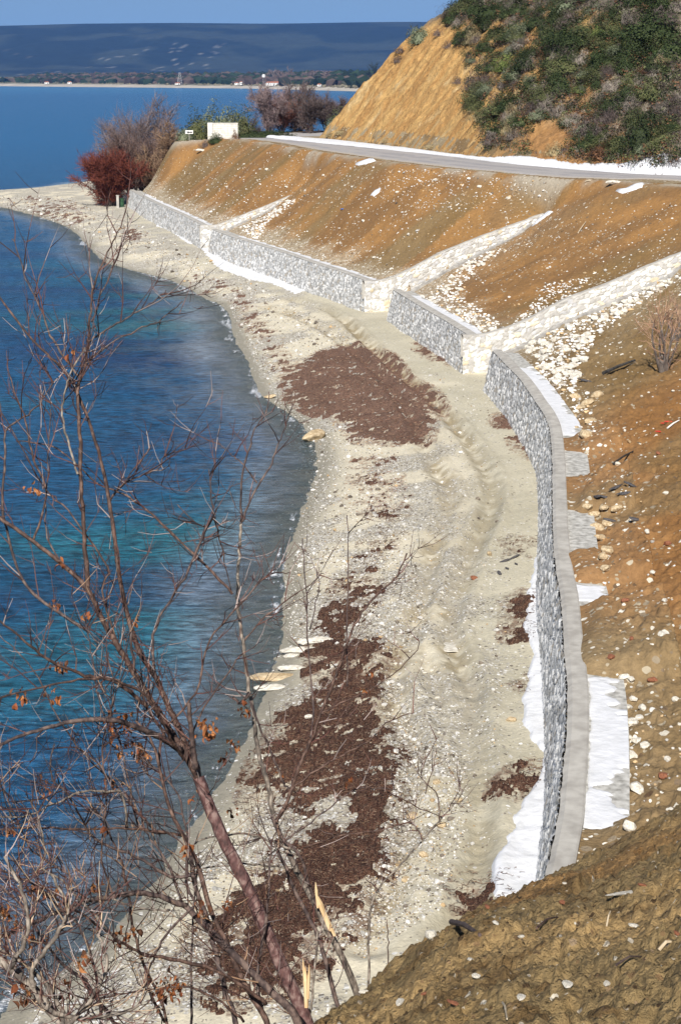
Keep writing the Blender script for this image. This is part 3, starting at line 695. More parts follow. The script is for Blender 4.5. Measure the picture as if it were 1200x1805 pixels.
mc = mixc(C(.345,.235,.108)*om[:, None], C(.25,.178,.085), sstep(.35, .65, m1)); mc = mixc(mc, C(.12,.07,.028), sstep(.6, .72, m2)*.7)
mc = mixc(mc, C(.30,.19,.075), sstep(.65, .8, 1-m2)*.5); mc = mixc(mc, C(.30,.13,.035), sstep(.55, .75, fbm(Xm, Ym, .7, 2, seed=116))*.35)
Vm = np.stack([Xm, Ym, Zm], 1); Fm = grid_faces(len(rr), len(th))
gr_ = ground(Xm, Ym); keep = (Zm > gr_-.6) | (Ym < 22)
v, f, c = compact(Vm, Fm[keep[Fm].any(1)], mc)
bank = mesh_np('earth_bank', v, f, M['mound'], c, attrs={'peb': np.full(len(v), .055)}); tag(bank, kind='structure')
def mound_z(x, y):
    k = np.argmin((Xm-x)**2+(Ym-y)**2); return float(Zm[k])

# ------------------------------------------------------------------ sea
aS = np.concatenate([np.linspace(-.5, -.215, 40, endpoint=False), np.linspace(-.215, .05, 330), np.linspace(.05, .5, 40)[1:]]); yS = np.geomspace(18, 5200, 760)
AS, YS = np.meshgrid(aS, yS); XS = (AS*YS).ravel(); YS = YS.ravel()
d_, _ = pdist(XS, YS, SH); dS = np.where(inside(XS, YS, LAND), d_, -d_)
swl = (fbm(XS*.35+YS*.10, YS*.9-XS*.15, .55, 4, .55, seed=121)-.5)
damp = sstep(1.0, -6, dS)
ZS = swl*.22*damp*sstep(900, 200, YS)+(fbm(XS*.5, YS, 1.6, 3, seed=122)-.5)*.05*sstep(.4, -2, dS)*sstep(160, 60, YS)
lap = sstep(-2.2, -.2, dS)*sstep(.6, -.1, dS)*(fbm(XS, YS, .6, 3, seed=123)-.3)*.10
ZS = ZS+lap
oS = np.ones(len(XS)); p1 = fbm(XS*.6, YS*1.0, .045, 4, seed=124); p2 = fbm(XS*.35, YS*1.0, .12, 3, seed=125)
navy = C(.006,.028,.090); blue = C(.010,.064,.140); teal = C(.014,.105,.145); far = C(.006,.085,.205)
sc_ = mixc(blue*oS[:, None], teal, sstep(.36, .54, p1+(p2-.5)*.3)*sstep(210, 110, YS))
sc_ = mixc(sc_, navy, sstep(.50, .66, p2*.6+(1-p1)*.4)*.7*sstep(400, 120, YS)); sc_ = mixc(sc_, navy, sstep(-9.5, -13, dS)*sstep(62, 52, YS+fbm(XS, YS, .2, 2, seed=127)*10)*.85)
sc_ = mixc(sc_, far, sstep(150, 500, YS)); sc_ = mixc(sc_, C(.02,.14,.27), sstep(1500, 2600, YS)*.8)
sc_ = mixc(sc_, C(.17,.22,.28), sstep(-4.5, -.8, dS+(p2-.5)*3)*.75)
clear = sstep(-3.0, -.1, dS+(fbm(XS, YS, .5, 3, seed=126)-.5)*1.8)*.93
foam = sstep(-.7, -.15, dS+(fbm(XS, YS, .35, 2, seed=131)-.5)*1.6)*sstep(.30, .02, dS)*sstep(.50, .62, fbm(XS, YS, 3.5, 4, .75, seed=132)*.6+fbm(XS, YS, .14, 2, seed=133)*.45)*.8
foam = np.clip(foam+np.exp(-((dS+.10+(fbm(XS, YS, .9, 3, seed=134)-.5)*.6)/.05)**2)*sstep(.40, .60, fbm(XS, YS, .45, 3, seed=135))*.55, 0, 1)
FS = grid_faces(len(yS), len(aS)); fm = (dS[FS] < 1.2).any(1)
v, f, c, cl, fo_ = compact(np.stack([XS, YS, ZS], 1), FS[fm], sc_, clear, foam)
m, nt, b = new_mat('sea_water'); L = nt.links
at = nd(nt, 'ShaderNodeAttribute'); at.attribute_name = 'col'; ac = nd(nt, 'ShaderNodeAttribute'); ac.attribute_name = 'clear'; af = nd(nt, 'ShaderNodeAttribute'); af.attribute_name = 'foam'
geo = nd(nt, 'ShaderNodeNewGeometry'); mp = nd(nt, 'ShaderNodeMapping'); mp.inputs['Scale'].default_value = (.42, 1.0, 1); mp.inputs['Rotation'].default_value = (0, 0, R_(12)); L.new(geo.outputs['Position'], mp.inputs[0])
n1 = nd(nt, 'ShaderNodeTexNoise'); n1.inputs['Scale'].default_value = 3.4; n1.inputs['Detail'].default_value = 6; n1.inputs['Roughness'].default_value = .66; L.new(mp.outputs[0], n1.inputs['Vector'])
bp = nd(nt, 'ShaderNodeBump'); bp.inputs['Strength'].default_value = 1.0; bp.inputs['Distance'].default_value = .28; L.new(n1.outputs['Fac'], bp.inputs['Height'])
cr = nd(nt, 'ShaderNodeMapRange'); cr.inputs[1].default_value = .38; cr.inputs[2].default_value = .64; cr.inputs[3].default_value = .40; cr.inputs[4].default_value = 1.95; L.new(n1.outputs['Fac'], cr.inputs[0])
sx = nd(nt, 'ShaderNodeVectorMath', operation='SCALE'); L.new(at.outputs['Color'], sx.inputs[0]); L.new(cr.outputs[0], sx.inputs['Scale'])
n3 = nd(nt, 'ShaderNodeTexNoise'); n3.inputs['Scale'].default_value = 14; n3.inputs['Detail'].default_value = 4; L.new(geo.outputs['Position'], n3.inputs['Vector'])
ad = nd(nt, 'ShaderNodeMath', operation='MULTIPLY_ADD'); L.new(af.outputs['Fac'], ad.inputs[0]); ad.inputs[1].default_value = .75; L.new(n3.outputs['Fac'], ad.inputs[2])
fr_ = nd(nt, 'ShaderNodeMapRange'); fr_.inputs[1].default_value = .84; fr_.inputs[2].default_value = 1.25; L.new(ad.outputs[0], fr_.inputs[0])
fm_ = nd(nt, 'ShaderNodeMix'); fm_.data_type = 'RGBA'; L.new(fr_.outputs[0], fm_.inputs[0]); L.new(sx.outputs[0], fm_.inputs[6]); fm_.inputs[7].default_value = (.8, .83, .86, 1)
L.new(fm_.outputs[2], b.inputs['Base Color']); L.new(bp.outputs[0], b.inputs['Normal']); b.inputs['Roughness'].default_value = .16; b.inputs['IOR'].default_value = 1.33; b.inputs['Specular IOR Level'].default_value = .45
sb = nd(nt, 'ShaderNodeMath', operation='SUBTRACT'); L.new(ac.outputs['Fac'], sb.inputs[0]); L.new(fr_.outputs[0], sb.inputs[1]); sb.use_clamp = True
tb = nd(nt, 'ShaderNodeBsdfTransparent'); tb.inputs[0].default_value = (.72, .84, .92, 1); gl = nd(nt, 'ShaderNodeBsdfGlossy'); gl.inputs['Roughness'].default_value = .1; L.new(bp.outputs[0], gl.inputs['Normal'])
fz = nd(nt, 'ShaderNodeFresnel'); fz.inputs[0].default_value = 1.33; L.new(bp.outputs[0], fz.inputs['Normal'])
m1_ = nd(nt, 'ShaderNodeMixShader'); L.new(fz.outputs[0], m1_.inputs[0]); L.new(tb.outputs[0], m1_.inputs[1]); L.new(gl.outputs[0], m1_.inputs[2])
m2_ = nd(nt, 'ShaderNodeMixShader'); L.new(sb.outputs[0], m2_.inputs[0]); L.new(b.outputs[0], m2_.inputs[1]); L.new(m1_.outputs[0], m2_.inputs[2])
L.new(m2_.outputs[0], nt.nodes['Material Output'].inputs[0])
sea = mesh_np('sea', v, f, m, c, attrs={'clear': cl, 'foam': fo_}); tag(sea, kind='structure')

# ------------------------------------------------------------------ far shore and hills
def shore_y(x): return np.interp(x, [-1600, -800, -150, 30, 600, 2000], [4300, 3900, 2900, 2250, 2050, 1900])
xs = np.linspace(-1700, 1700, 240); ks = np.concatenate([np.linspace(-40, 160, 14), np.geomspace(200, 6500, 60)])
XF, KF = np.meshgrid(xs, ks); YF = shore_y(XF)+KF; XF2 = XF*(YF/4000)
XF2 = XF; 
XF = XF.ravel()*(1+KF.ravel()/2500); KF = KF.ravel(); YF = YF.ravel()
ZFl = np.where(KF < 0, KF*.1, np.minimum(KF*.05, 5.5)+sstep(150, 900, KF)*13+sstep(60, 200, KF)*3*fbm(XF, YF, .01, 3, seed=141))
cf = mixc(C(.42,.38,.32)*np.ones(len(XF))[:, None], C(.12,.12,.08), sstep(70, 110, KF+40*(fbm(XF, YF, .01, 2, seed=142)-.5)))
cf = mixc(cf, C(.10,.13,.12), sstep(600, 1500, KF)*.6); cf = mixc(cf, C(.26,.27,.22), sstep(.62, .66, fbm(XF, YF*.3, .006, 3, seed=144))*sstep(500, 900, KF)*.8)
M['far'] = mat_attr('far_land', nscale=.02, amt=.3, bump=0)
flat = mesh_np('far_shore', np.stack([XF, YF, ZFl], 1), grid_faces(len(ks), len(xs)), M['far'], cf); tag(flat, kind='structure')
xh = np.linspace(-3600, 3600, 420); yh_ = np.linspace(6300, 10500, 120); XH, YHH = np.meshgrid(xh, yh_); XH = XH.ravel(); YHH = YHH.ravel()
ridge = 296+22*(fbm(XH, XH*0, .0011, 3, seed=151)-.5)+10*np.sin(XH/700+1)
prof = sstep(6300, 9300, YHH)*.55+.45*sstep(7400, 9400, YHH)
ZH = 8+(ridge-8)*prof*sstep(10600, 9900, YHH)+(fbm(XH, YHH, .0035, 5, seed=152)-.5)*60*np.sin(prof*math.pi)
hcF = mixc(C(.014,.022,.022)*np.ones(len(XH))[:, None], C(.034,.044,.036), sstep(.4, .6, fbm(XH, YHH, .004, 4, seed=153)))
sp3 = np.random.default_rng(9).random(len(XH))
hcF = mixc(hcF, C(.55,.52,.46), (sp3 > .95)*.4*sstep(.56, .70, fbm(XH, YHH*.5, .0035, 3, seed=154))*sstep(.75, .3, prof)*.75)
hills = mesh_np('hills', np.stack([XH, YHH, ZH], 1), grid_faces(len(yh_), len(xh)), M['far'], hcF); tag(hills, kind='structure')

# ------------------------------------------------------------------ scatter helpers
def drop(px, py, z0=3.0, it=6):
    """first meeting of the photo rays with the terrain"""
    px = np.asarray(px, float); py = np.asarray(py, float); c, s = math.cos(PITCH), math.sin(PITCH); u, v = (px-600)/FPX, (902.5-py)/FPX
    ox = np.zeros(len(px)); oy = np.full(len(px), 30.0); oz = np.zeros(len(px)); idx = np.arange(len(px)); gp = np.full(len(px), 99.0); Yp = 25.0
    for Yc in np.geomspace(25, 325, 1100):
        if len(idx) == 0: break
        t = Yc/(c+v[idx]*s); x = u[idx]*t; z = CAMH+(-s+v[idx]*c)*t; g = z-gfast(x, np.full(len(idx), Yc)); h = g <= 0
        if h.any():
            k = idx[h]; ox[k] = x[h]; oy[k] = Yc; oz[k] = z[h]-g[h]
            f = np.clip(gp[k]/(gp[k]-g[h]+1e-9), 0, 1); yy = Yp+(Yc-Yp)*f; tt = yy/(c+v[k]*s); ox[k] = u[k]*tt; oy[k] = yy; oz[k] = gfast(ox[k], oy[k])
        gp[idx] = g; idx = idx[~h]; Yp = Yc
    return ox, oy, oz
def pick(poly, n, rng, pw=None):
    P = np.array(poly, float); out = []
    while sum(len(o) for o in out) < n:
        q = rng.random((n*3, 2))*(P.max(0)-P.min(0))+P.min(0); out.append(q[inside(q[:, 0], q[:, 1], P)])
    return np.concatenate(out)[:n]
def ico(sub=1):
    import bmesh
    bm = bmesh.new(); bmesh.ops.create_icosphere(bm, subdivisions=sub, radius=1.0)
    v = np.array([x.co[:] for x in bm.verts]); f = np.array([[q.index for q in fc.verts] for fc in bm.faces]); bm.free(); return v, f
def rock_shape(seed, sub=2, flat=.65):
    rg = np.random.default_rng(seed); v, f = ico(sub)
    for _ in range(9):                                            # chop with planes for facets
        n = rg.normal(size=3); n /= np.linalg.norm(n); d = rg.uniform(.55, .85)
        h = v@n; v = v-np.outer(np.maximum(h-d, 0), n)
    v = v*np.array([rg.uniform(.8, 1.2), rg.uniform(.65, 1.0), flat*rg.uniform(.8, 1.1)])+rg.normal(size=v.shape)*.025
    return v, f
ROCKS = [rock_shape(k) for k in range(8)]; SMALL = [rock_shape(50+k, 1) for k in range(6)]
def merged(name, protos, pos, scl, colr, mat, rng, kind='stuff', flatrot=True, attrs=None):
    VV = []; FF = []; CC = []; off = 0; pid = rng.integers(0, len(protos), len(pos))
    for k, (v, f) in enumerate(protos):
        m = pid == k; n = m.sum()
        if not n: continue
        a = rng.random(n)*2*math.pi; ca, sa = np.cos(a), np.sin(a); s = scl[m]
        x = (v[None, :, 0]*ca[:, None]-v[None, :, 1]*sa[:, None])*s[:, None]; y = (v[None, :, 0]*sa[:, None]+v[None, :, 1]*ca[:, None])*s[:, None]; z = np.repeat(v[None, :, 2], n, 0)*s[:, None]
        P = np.stack([x, y, z], -1)+pos[m][:, None]
        VV.append(P.reshape(-1, 3)); FF.append((f[None]+(np.arange(n)*len(v))[:, None, None]+off).reshape(-1, 3)); off += n*len(v)
        CC.append(np.repeat(colr[m], len(v), 0))
    o = mesh_np(name, np.concatenate(VV), np.concatenate(FF), mat, np.concatenate(CC), smooth=False, attrs=attrs); tag(o, kind=kind); return o
def stone_cols(n, rng, tan=.2, dark=.1):
    r = rng.random(n); b = rng.uniform(.34, .76, n); c = np.stack([b, b*.965, b*.90], 1)
    c = np.where((r < tan)[:, None], np.stack([b*.78, b*.56, b*.32], 1), c); return np.where((r > 1-dark)[:, None], np.stack([b*.3, b*.25, b*.2], 1), c)
rg = np.random.default_rng(77)
# shingle on the beach: small rounded stones lying loose on the sand
sel = []
for (poly, n) in [([(480,700),(560,740),(640,760),(700,800),(720,900),(700,980),(620,1000),(520,1000),(540,860)], 2600), ([(500,990),(720,960),(760,1100),(700,1160),(640,1140),(500,1130)], 2200),
                  ([(660,1170),(700,1180),(740,1300),(820,1330),(830,1420),(780,1600),(640,1690),(590,1660),(670,1500),(690,1350)], 3200), ([(390,1440),(460,1400),(560,1560),(420,1660),(250,1760),(190,1690),(320,1560)], 1700),
                  ([(0,345),(120,345),(230,400),(360,470),(420,520),(500,660),(480,690),(430,600),(400,530),(300,485),(150,410),(0,360)], 2500), ([(230,390),(360,450),(560,560),(640,600),(520,640),(430,520),(300,460)], 1500), ([(520,560),(640,600),(860,700),(900,1000),(860,1500),(700,1560),(700,900)], 1400)]:
    sel.append(pick(poly, n, rg))
sel = np.concatenate(sel); x, y, z = drop(sel[:, 0], sel[:, 1], 1.0)
dd = np.hypot(x, y); sc = rg.uniform(.012, .034, len(x))*(1+(rg.random(len(x)) > .96)*1.8)*(.6+dd/75)
merged('shingle', SMALL, np.stack([x, y, z+sc*.25], 1), sc, stone_cols(len(x), rg, .07, .25)*.88, M['pebble'], rg)
# small loose stones over the embankment
sel = np.concatenate([pick([(250,330),(420,252),(560,275),(750,300),(1000,325),(950,385),(850,415),(680,480),(520,450),(360,400)], 700, rg), pick([(860,440),(1000,385),(1200,340),(1200,440),(1000,520),(900,570),(800,540),(760,500)], 260, rg),
   pick([(340,290),(520,300),(560,340),(500,430),(420,440),(300,380)], 420, rg), pick([(680,300),(830,300),(930,330),(800,380),(650,350)], 420, rg), pick([(1010,560),(1200,480),(1200,1430),(1110,1420),(1110,1200),(1050,1000),(1010,760)], 190, rg)])
x, y, z = drop(sel[:, 0], sel[:, 1], 6.0); sc = rg.uniform(.02, .075, len(x))*(.6+np.hypot(x, y)/170)*(1+(rg.random(len(x)) > .95)*.8); dwt = pdist(x, y, WL)[0]; k_ = (dwt > 1.7)
merged('loose_stones', SMALL, np.stack([x, y, z+sc*.2], 1)[k_], sc[k_], stone_cols(len(x), rg, .3, .08)[k_], M['pebble'], rg)
# rubble fill: medium stones behind the walls and below the wings
RUB = [([(905,618),(1000,572),(1100,527),(1200,480),(1200,492),(1120,540),(1055,590),(1020,650),(1015,690),(975,690),(930,650)], 620, .13), ([(760,515),(825,460),(880,436),(900,440),(840,470),(810,520),(860,555),(900,585),(860,590),(790,560),(735,530)], 520, .12),
       ([(960,500),(1040,488),(1030,505),(980,540),(900,575),(930,545)], 260, .09), ([(420,402),(470,380),(520,350),(522,358),(470,395),(450,430),(560,475),(640,490),(600,490),(480,440)], 420, .13), ([(240,345),(280,365),(350,392),(330,385),(270,345)], 140, .12), ([(1000,690),(1040,690),(1050,760),(1020,780)], 60, .12)]
P_ = []; S_ = []
for poly, n, s in RUB: q = pick(poly, n, rg); P_.append(q); S_.append(s*rg.uniform(.35, 1.15, n))
q = np.concatenate(P_); S_ = np.concatenate(S_); x, y, z = drop(q[:, 0], q[:, 1], 3.0); k_ = pdist(x, y, WL)[0] > 1.65
merged('rubble', ROCKS, np.stack([x, y, z+S_*.25], 1)[k_], S_[k_], np.clip(stone_cols(len(x), rg, .10, .05)[k_]*1.3, 0, .85), M['pebble'], rg)

# loose strands of weed strewn over and round the mats
q_ = np.flatnonzero((wm > -.30) & ~G['inE'] & (G['ds'] > .4) & (Y < 130)); wgt = np.where(wm[q_] > 0, .6, 1.0)*(Y[q_]**1.2); q_ = rg.choice(q_, 15000, p=wgt/wgt.sum())
def prisms(P0, P1, P2, r0, r2):
    n = len(P0); t = P2-P0; t /= np.linalg.norm(t, axis=1)[:, None]+1e-9; ref = np.where(np.abs(t[:, 2:3]) > .9, np.array([[1., 0, 0]]), np.array([[0, 0, 1.]]))
    a = np.cross(t, ref); a /= np.linalg.norm(a, axis=1)[:, None]; b = np.cross(t, a); V_ = np.zeros((n, 9, 3)); r0 = np.broadcast_to(r0, n); r2 = np.broadcast_to(r2, n)
    for k, (P, r) in enumerate(((P0, r0), (P1, (r0+r2)*.5), (P2, r2))):
        for j in range(3):
            an = 2*math.pi*j/3; V_[:, k*3+j] = P+(a*math.cos(an)+b*math.sin(an))*r[:, None]
    f = [[k*3+j, k*3+(j+1) % 3, (k+1)*3+(j+1) % 3, (k+1)*3+j] for k in (0, 1) for j in range(3)]
    return V_.reshape(-1, 3), (np.array(f)[None]+(np.arange(n)*9)[:, None, None]).reshape(-1, 4)
an_ = rg.normal(size=len(q_))*.8+rg.choice([0, 3.14], len(q_)); ln_ = rg.uniform(.04, .16, len(q_)); D_ = np.stack([np.cos(an_), np.sin(an_), np.zeros(len(q_))], 1)*ln_[:, None]
P_ = np.stack([X[q_]+rg.normal(size=len(q_))*.04, Y[q_]+rg.normal(size=len(q_))*.08, Zt[q_]+np.where(wm[q_] > 0, .085, .012)+rg.random(len(q_))*.03], 1)
V_, F_ = prisms(P_-D_*.5, P_+rg.normal(size=P_.shape)*.015, P_+D_*.5, np.full(len(q_), .0065), np.full(len(q_), .003))
cw = np.array([(.05,.022,.016), (.10,.045,.03), (.16,.085,.055), (.26,.17,.11)])[rg.integers(0, 4, len(q_))]
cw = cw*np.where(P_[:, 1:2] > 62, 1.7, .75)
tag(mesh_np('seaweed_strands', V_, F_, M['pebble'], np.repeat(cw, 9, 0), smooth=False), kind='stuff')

# individual rocks: one mesh per shape and stone, every rock an object
RM = {}
def rock_mesh(k, mat):
    if (k, mat) not in RM:
        v, f = ROCKS[k]; o = mesh_np('rock', v, f, M[mat], smooth=False); RM[(k, mat)] = o.data; bpy.data.objects.remove(o)
    return RM[(k, mat)]
def rocks(pts, size, mat, label, group, name='rock', cat='rock', z0=3.0, sink=.25, sxyz=(1, 1, 1)):
    pts = np.array(pts, float); x, y, z = drop(pts[:, 0], pts[:, 1], z0)
    for i in range(len(pts)):
        s = size if not hasattr(size, '__len__') else size[i]; s = s*random.uniform(.8, 1.2) if len(pts) > 1 else s
        o = bpy.data.objects.new(name, rock_mesh(random.randrange(8), mat)); COL.objects.link(o)
        o.location = (x[i], y[i], z[i]+s*sink); o.scale = (s*sxyz[0], s*sxyz[1], s*sxyz[2]); o.rotation_euler = (random.uniform(-.3, .3), random.uniform(-.3, .3), random.uniform(0, 6.28))
        tag(o, label, cat, group)
rocks(pick([(915,618),(1000,575),(1060,552),(1040,610),(1020,670),(985,680),(940,650)], 46, rg), .30, 'rock', 'broken white limestone rock in the rubble below the nearest wing wall', 'white rubble rocks below the nearest wing wall')
rocks(pick([(1060,545),(1200,480),(1200,490),(1110,545),(1060,575)], 26, rg), .24, 'rock', 'white rock in the line of rubble climbing under the nearest wing wall', 'white rocks in the climbing rubble line')
rocks(pick([(770,510),(830,462),(880,438),(850,470),(812,515),(800,530)], 26, rg), .22, 'rock', 'white rock in the rubble channel below the middle wing wall', 'white rocks in the middle channel')
rocks(pick([(720,525),(760,520),(860,575),(900,590),(860,592),(780,560)], 22, rg), .2, 'rock', 'pale rock on the shelf behind the short sea wall', 'pale rocks behind the short sea wall')
rocks(pick([(440,400),(510,352),(515,358),(470,392)], 14, rg), .22, 'rock', 'white rock below the farthest wing wall', 'white rocks below the farthest wing wall')
rocks([(1012,705),(1022,722),(1034,712),(1040,745),(1018,760),(1030,768),(1050,700),(1008,738)], .3, 'tan_rock', 'orange tan stone at the corner where the brown slope meets the snowy ledge', 'tan stones beside the snowy ledge')
rocks([(1036,896),(1046,910),(1062,898),(1070,925),(1050,935),(1058,950),(1070,972),(1066,1005),(1064,985),(1085,900)], .24, 'tan_rock', 'pale tan stone in the heap beside the gravelly ledge', 'tan stones beside the gravelly ledge')
rocks([(1098,1195),(1112,1200),(1116,1235),(1130,1250),(1112,1275),(1105,1302),(1122,1308),(1135,1316),(1110,1335),(1122,1392),(1105,1370),(1108,1458),(1124,1268),(1104,1250)], .15, 'rock', 'cream coloured stone on the earth beside the long snowy ledge', 'cream stones beside the long ledge')
rocks([(1172,870),(1130,700),(1100,760),(1165,1120),(1190,1235),(1150,1010),(1176,1340),(1088,820),(1140,940),(1185,690),(1170,1060)], .12, 'rock', 'small pale stone lying on the bare earth slope at the right', 'small stones on the right slope')
rocks([(1168,1370),(1112,1128),(1100,1060),(1160,800),(1150,1200),(1076,1160),(1175,960)], .12, 'brick_rock', 'small red brown clod on the bare earth slope at the right', 'red clods on the right slope')
rocks([(862,978)], .16, 'tan_rock', 'tan stone on the sand left of the black debris', None, z0=1)
rocks([(835,1021)], .15, 'brick_rock', 'dark red brown stone on the sand below the tan one', None, z0=1)
rocks([(552,776)], .62, 'tan_rock', 'large brown boulder at the water edge below the large seaweed heap', None, name='boulder', z0=.2, sxyz=(1.15, .7, .75), sink=.3)
rocks([(476,702)], .4, 'tan_rock', 'flat brown boulder at the water edge left of the seaweed heap', None, name='boulder', z0=.2, sxyz=(1, .8, .5))
rocks([(430,790),(445,815)], .12, 'tan_rock', 'small stone awash in the shallows', 'stones awash', z0=0) if False else None
for (px, py, s, lx, ly, lz, lb) in [(560,1132,.42,1.5,.6,.45,'long white rock slab lying farthest up the beach across the shoreline'),(530,1148,.42,1.4,.6,.45,'long white rock slab second from the top of the four by the water'),(517,1180,.36,1.35,.6,.4,'white rock slab in the middle of the slabs by the water'),
        (484,1196,.46,1.5,.9,.5,'brown sided rock slab jutting into the water'),(480,1215,.40,1.35,.7,.4,'grey speckled rock slab nearest the camera at the water edge'),(513,1157,.22,1.0,.8,.6,'small white rock between the slabs at the water edge')]:
    rocks([(px, py)], s, 'rock' if 'brown' not in lb else 'tan_rock', lb, 'rock slabs at the water edge', name='rock_slab', cat='rock slab', z0=.3, sxyz=(lx, ly, lz), sink=.1)
    COL.objects[-1].rotation_euler = (0, 0, random.uniform(-.15, .2))
rocks([(790,1138)], .5, 'rock', 'flat whitish crust lying on the sand between the wheel ruts', None, name='rock_slab', cat='rock slab', z0=.8, sxyz=(1.3, 1.2, .16), sink=.02)
rocks([(545,1266),(458,1338)], .16, 'rock', 'small white rock lying in the dark seaweed', 'white rocks in the seaweed', z0=.5)
rocks(pick([(600,770),(700,760),(800,1000),(760,1500),(690,1550),(640,1140)], 24, rg), .07, 'rock', 'small white stone on the open sand', 'white stones on the sand', z0=1, name='stone', cat='stone')
rocks([(808,1413),(728,1440),(768,1380),(779,1458),(745,1510),(900,1270),(715,1552)], .13, 'tan_rock', 'brown stone on the sand near the foot of the sea wall', 'brown stones on the near sand', z0=1, name='stone', cat='stone')
rocks([(640,390),(700,340),(767,318),(720,415),(660,455),(845,330),(895,350),(620,330),(570,310),(505,330),(470,300),(430,290),(400,330),(690,475),(600,430)], .2, 'rock', 'pale stone on the brown slope below the road', 'pale stones on the brown slope')
# charred and plastic debris
rocks([(890,990),(905,984),(909,995),(893,1003),(880,1012)], .13, 'dark_rock', 'piece of black debris on the sand beside the sea wall', 'black debris on the sand', name='debris', cat='debris', z0=1, sxyz=(1.7, .6, .5))
rocks([(1085,862),(1112,857),(1098,872),(1065,878),(1118,918),(1074,920),(1048,878)], .2, 'dark_rock', 'black scrap lying on the earth slope above the gravelly ledge', 'black scraps on the slope', name='debris', cat='debris', sxyz=(1.5, .6, .4))
rocks([(1018,663),(1030,673)], .34, 'dark_rock', 'black rubber scrap in the rubble at the foot of the slope', 'black rubber scraps', name='debris', cat='debris', sxyz=(1.4, .5, .35))
def sticks(lst, label, group, mat, rad, name='stick', cat='stick', z0=4.0):
    for (x0, y0, x1, y1) in lst:
        a = drop([x0], [y0], z0); b = drop([x1], [y1], z0); a = Vector((a[0][0], a[1][0], a[2][0]+rad*1.5)); b = Vector((b[0][0], b[1][0], b[2][0]+rad*1.5)); m_ = (a+b)/2+Vector((0, 0, .03))
        o = MB().tube([a-a, m_-a, b-a], [rad, rad*.9, rad*.6], 6).build(name, mat); o.location = a; tag(o, label, cat, group)
M['pale_wood'] = mat_noise('pale_wood', (.45,.36,.24), (.65,.55,.40), 8, .8); M['charred'] = mat_noise('charred', (.015,.015,.015), (.06,.055,.05), 8, .8); M['white_paint'] = mat_noise('white_stone', (.66,.65,.62), (.80,.79,.76), 3, .8)
sticks([(1175,758,1196,743)], 'white rod lying on the orange earth at the right', None, M['white_paint'], .035)
sticks([(1080,820,1115,798)], 'black burnt stick lying on the orange earth slope', None, M['charred'], .04)
sticks([(1062,663,1118,640)], 'long black pipe end lying up the slope by the dry shrub', None, M['charred'], .09)
sticks([(1018,412,1032,392)], 'pale stick lying high on the brown fill', None, M['pale_wood'], .035, z0=6)
sticks([(1040,320,1030,322)], 'short pale stick near the road edge', None, M['pale_wood'], .05, z0=9)
M['blue_plastic'] = mat_noise('blue_plastic', (.02,.12,.45), (.05,.2,.6), 5, .4); M['red_plastic'] = mat_noise('red_plastic', (.55,.04,.03), (.7,.08,.05), 5, .5)
def scrap(px, py, s, mat, label, group=None, z0=5):
    x, y, z = drop([px], [py], z0); v, f = ROCKS[random.randrange(8)]
    o = mesh_np('litter', v*np.array([s, s*.7, s*.35]), f, mat, smooth=False); o.location = (x[0], y[0], z[0]+s*.15); tag(o, label, 'litter', group)
scrap(604, 369, .22, M['blue_plastic'], 'blue plastic scrap on the brown slope below the road')
for p in [(1168,747),(1176,744),(1158,762)]: scrap(p[0], p[1], .14, M['red_plastic'], 'bright red scrap on the orange earth near the white rod', 'red scraps on the orange earth')

# ------------------------------------------------------------------ vegetation
def leaf_mat(name, cols, rough=.7):
    m, nt, b = new_mat(name); L = nt.links; at = nd(nt, 'ShaderNodeAttribute'); at.attribute_name = 'col'
    oi = nd(nt, 'ShaderNodeObjectInfo'); hs = nd(nt, 'ShaderNodeHueSaturation'); mr = nd(nt, 'ShaderNodeMapRange'); mr.inputs[3].default_value = .7; mr.inputs[4].default_value = 1.3
    L.new(oi.outputs['Random'], mr.inputs[0]); L.new(mr.outputs[0], hs.inputs['Value']); L.new(at.outputs['Color'], hs.inputs['Color']); L.new(hs.outputs[0], b.inputs['Base Color'])
    b.inputs['Roughness'].default_value = rough; b.inputs['Specular IOR Level'].default_value = .2; return m
M['leaf'] = leaf_mat('foliage', None)
M['bark'] = mat_noise('grey_bark', (.09,.07,.06), (.20,.17,.15), 3, .9)
SH_COL = {'dark': [(.022,.036,.011), (.042,.058,.019), (.030,.040,.015)], 'olive': [(.068,.080,.028), (.105,.115,.045), (.08,.078,.035)], 'lime': [(.14,.18,.045), (.20,.23,.07), (.10,.14,.04)],
          'silver': [(.13,.15,.09), (.20,.22,.14), (.10,.12,.07)], 'heath': [(.10,.075,.065), (.15,.12,.11), (.07,.05,.045)], 'pale': [(.22,.19,.16), (.30,.26,.21), (.15,.12,.11)], 'straw': [(.34,.27,.15), (.42,.35,.20), (.25,.19,.10)], 'rust': [(.13,.06,.03), (.18,.09,.045), (.08,.045,.025)]}
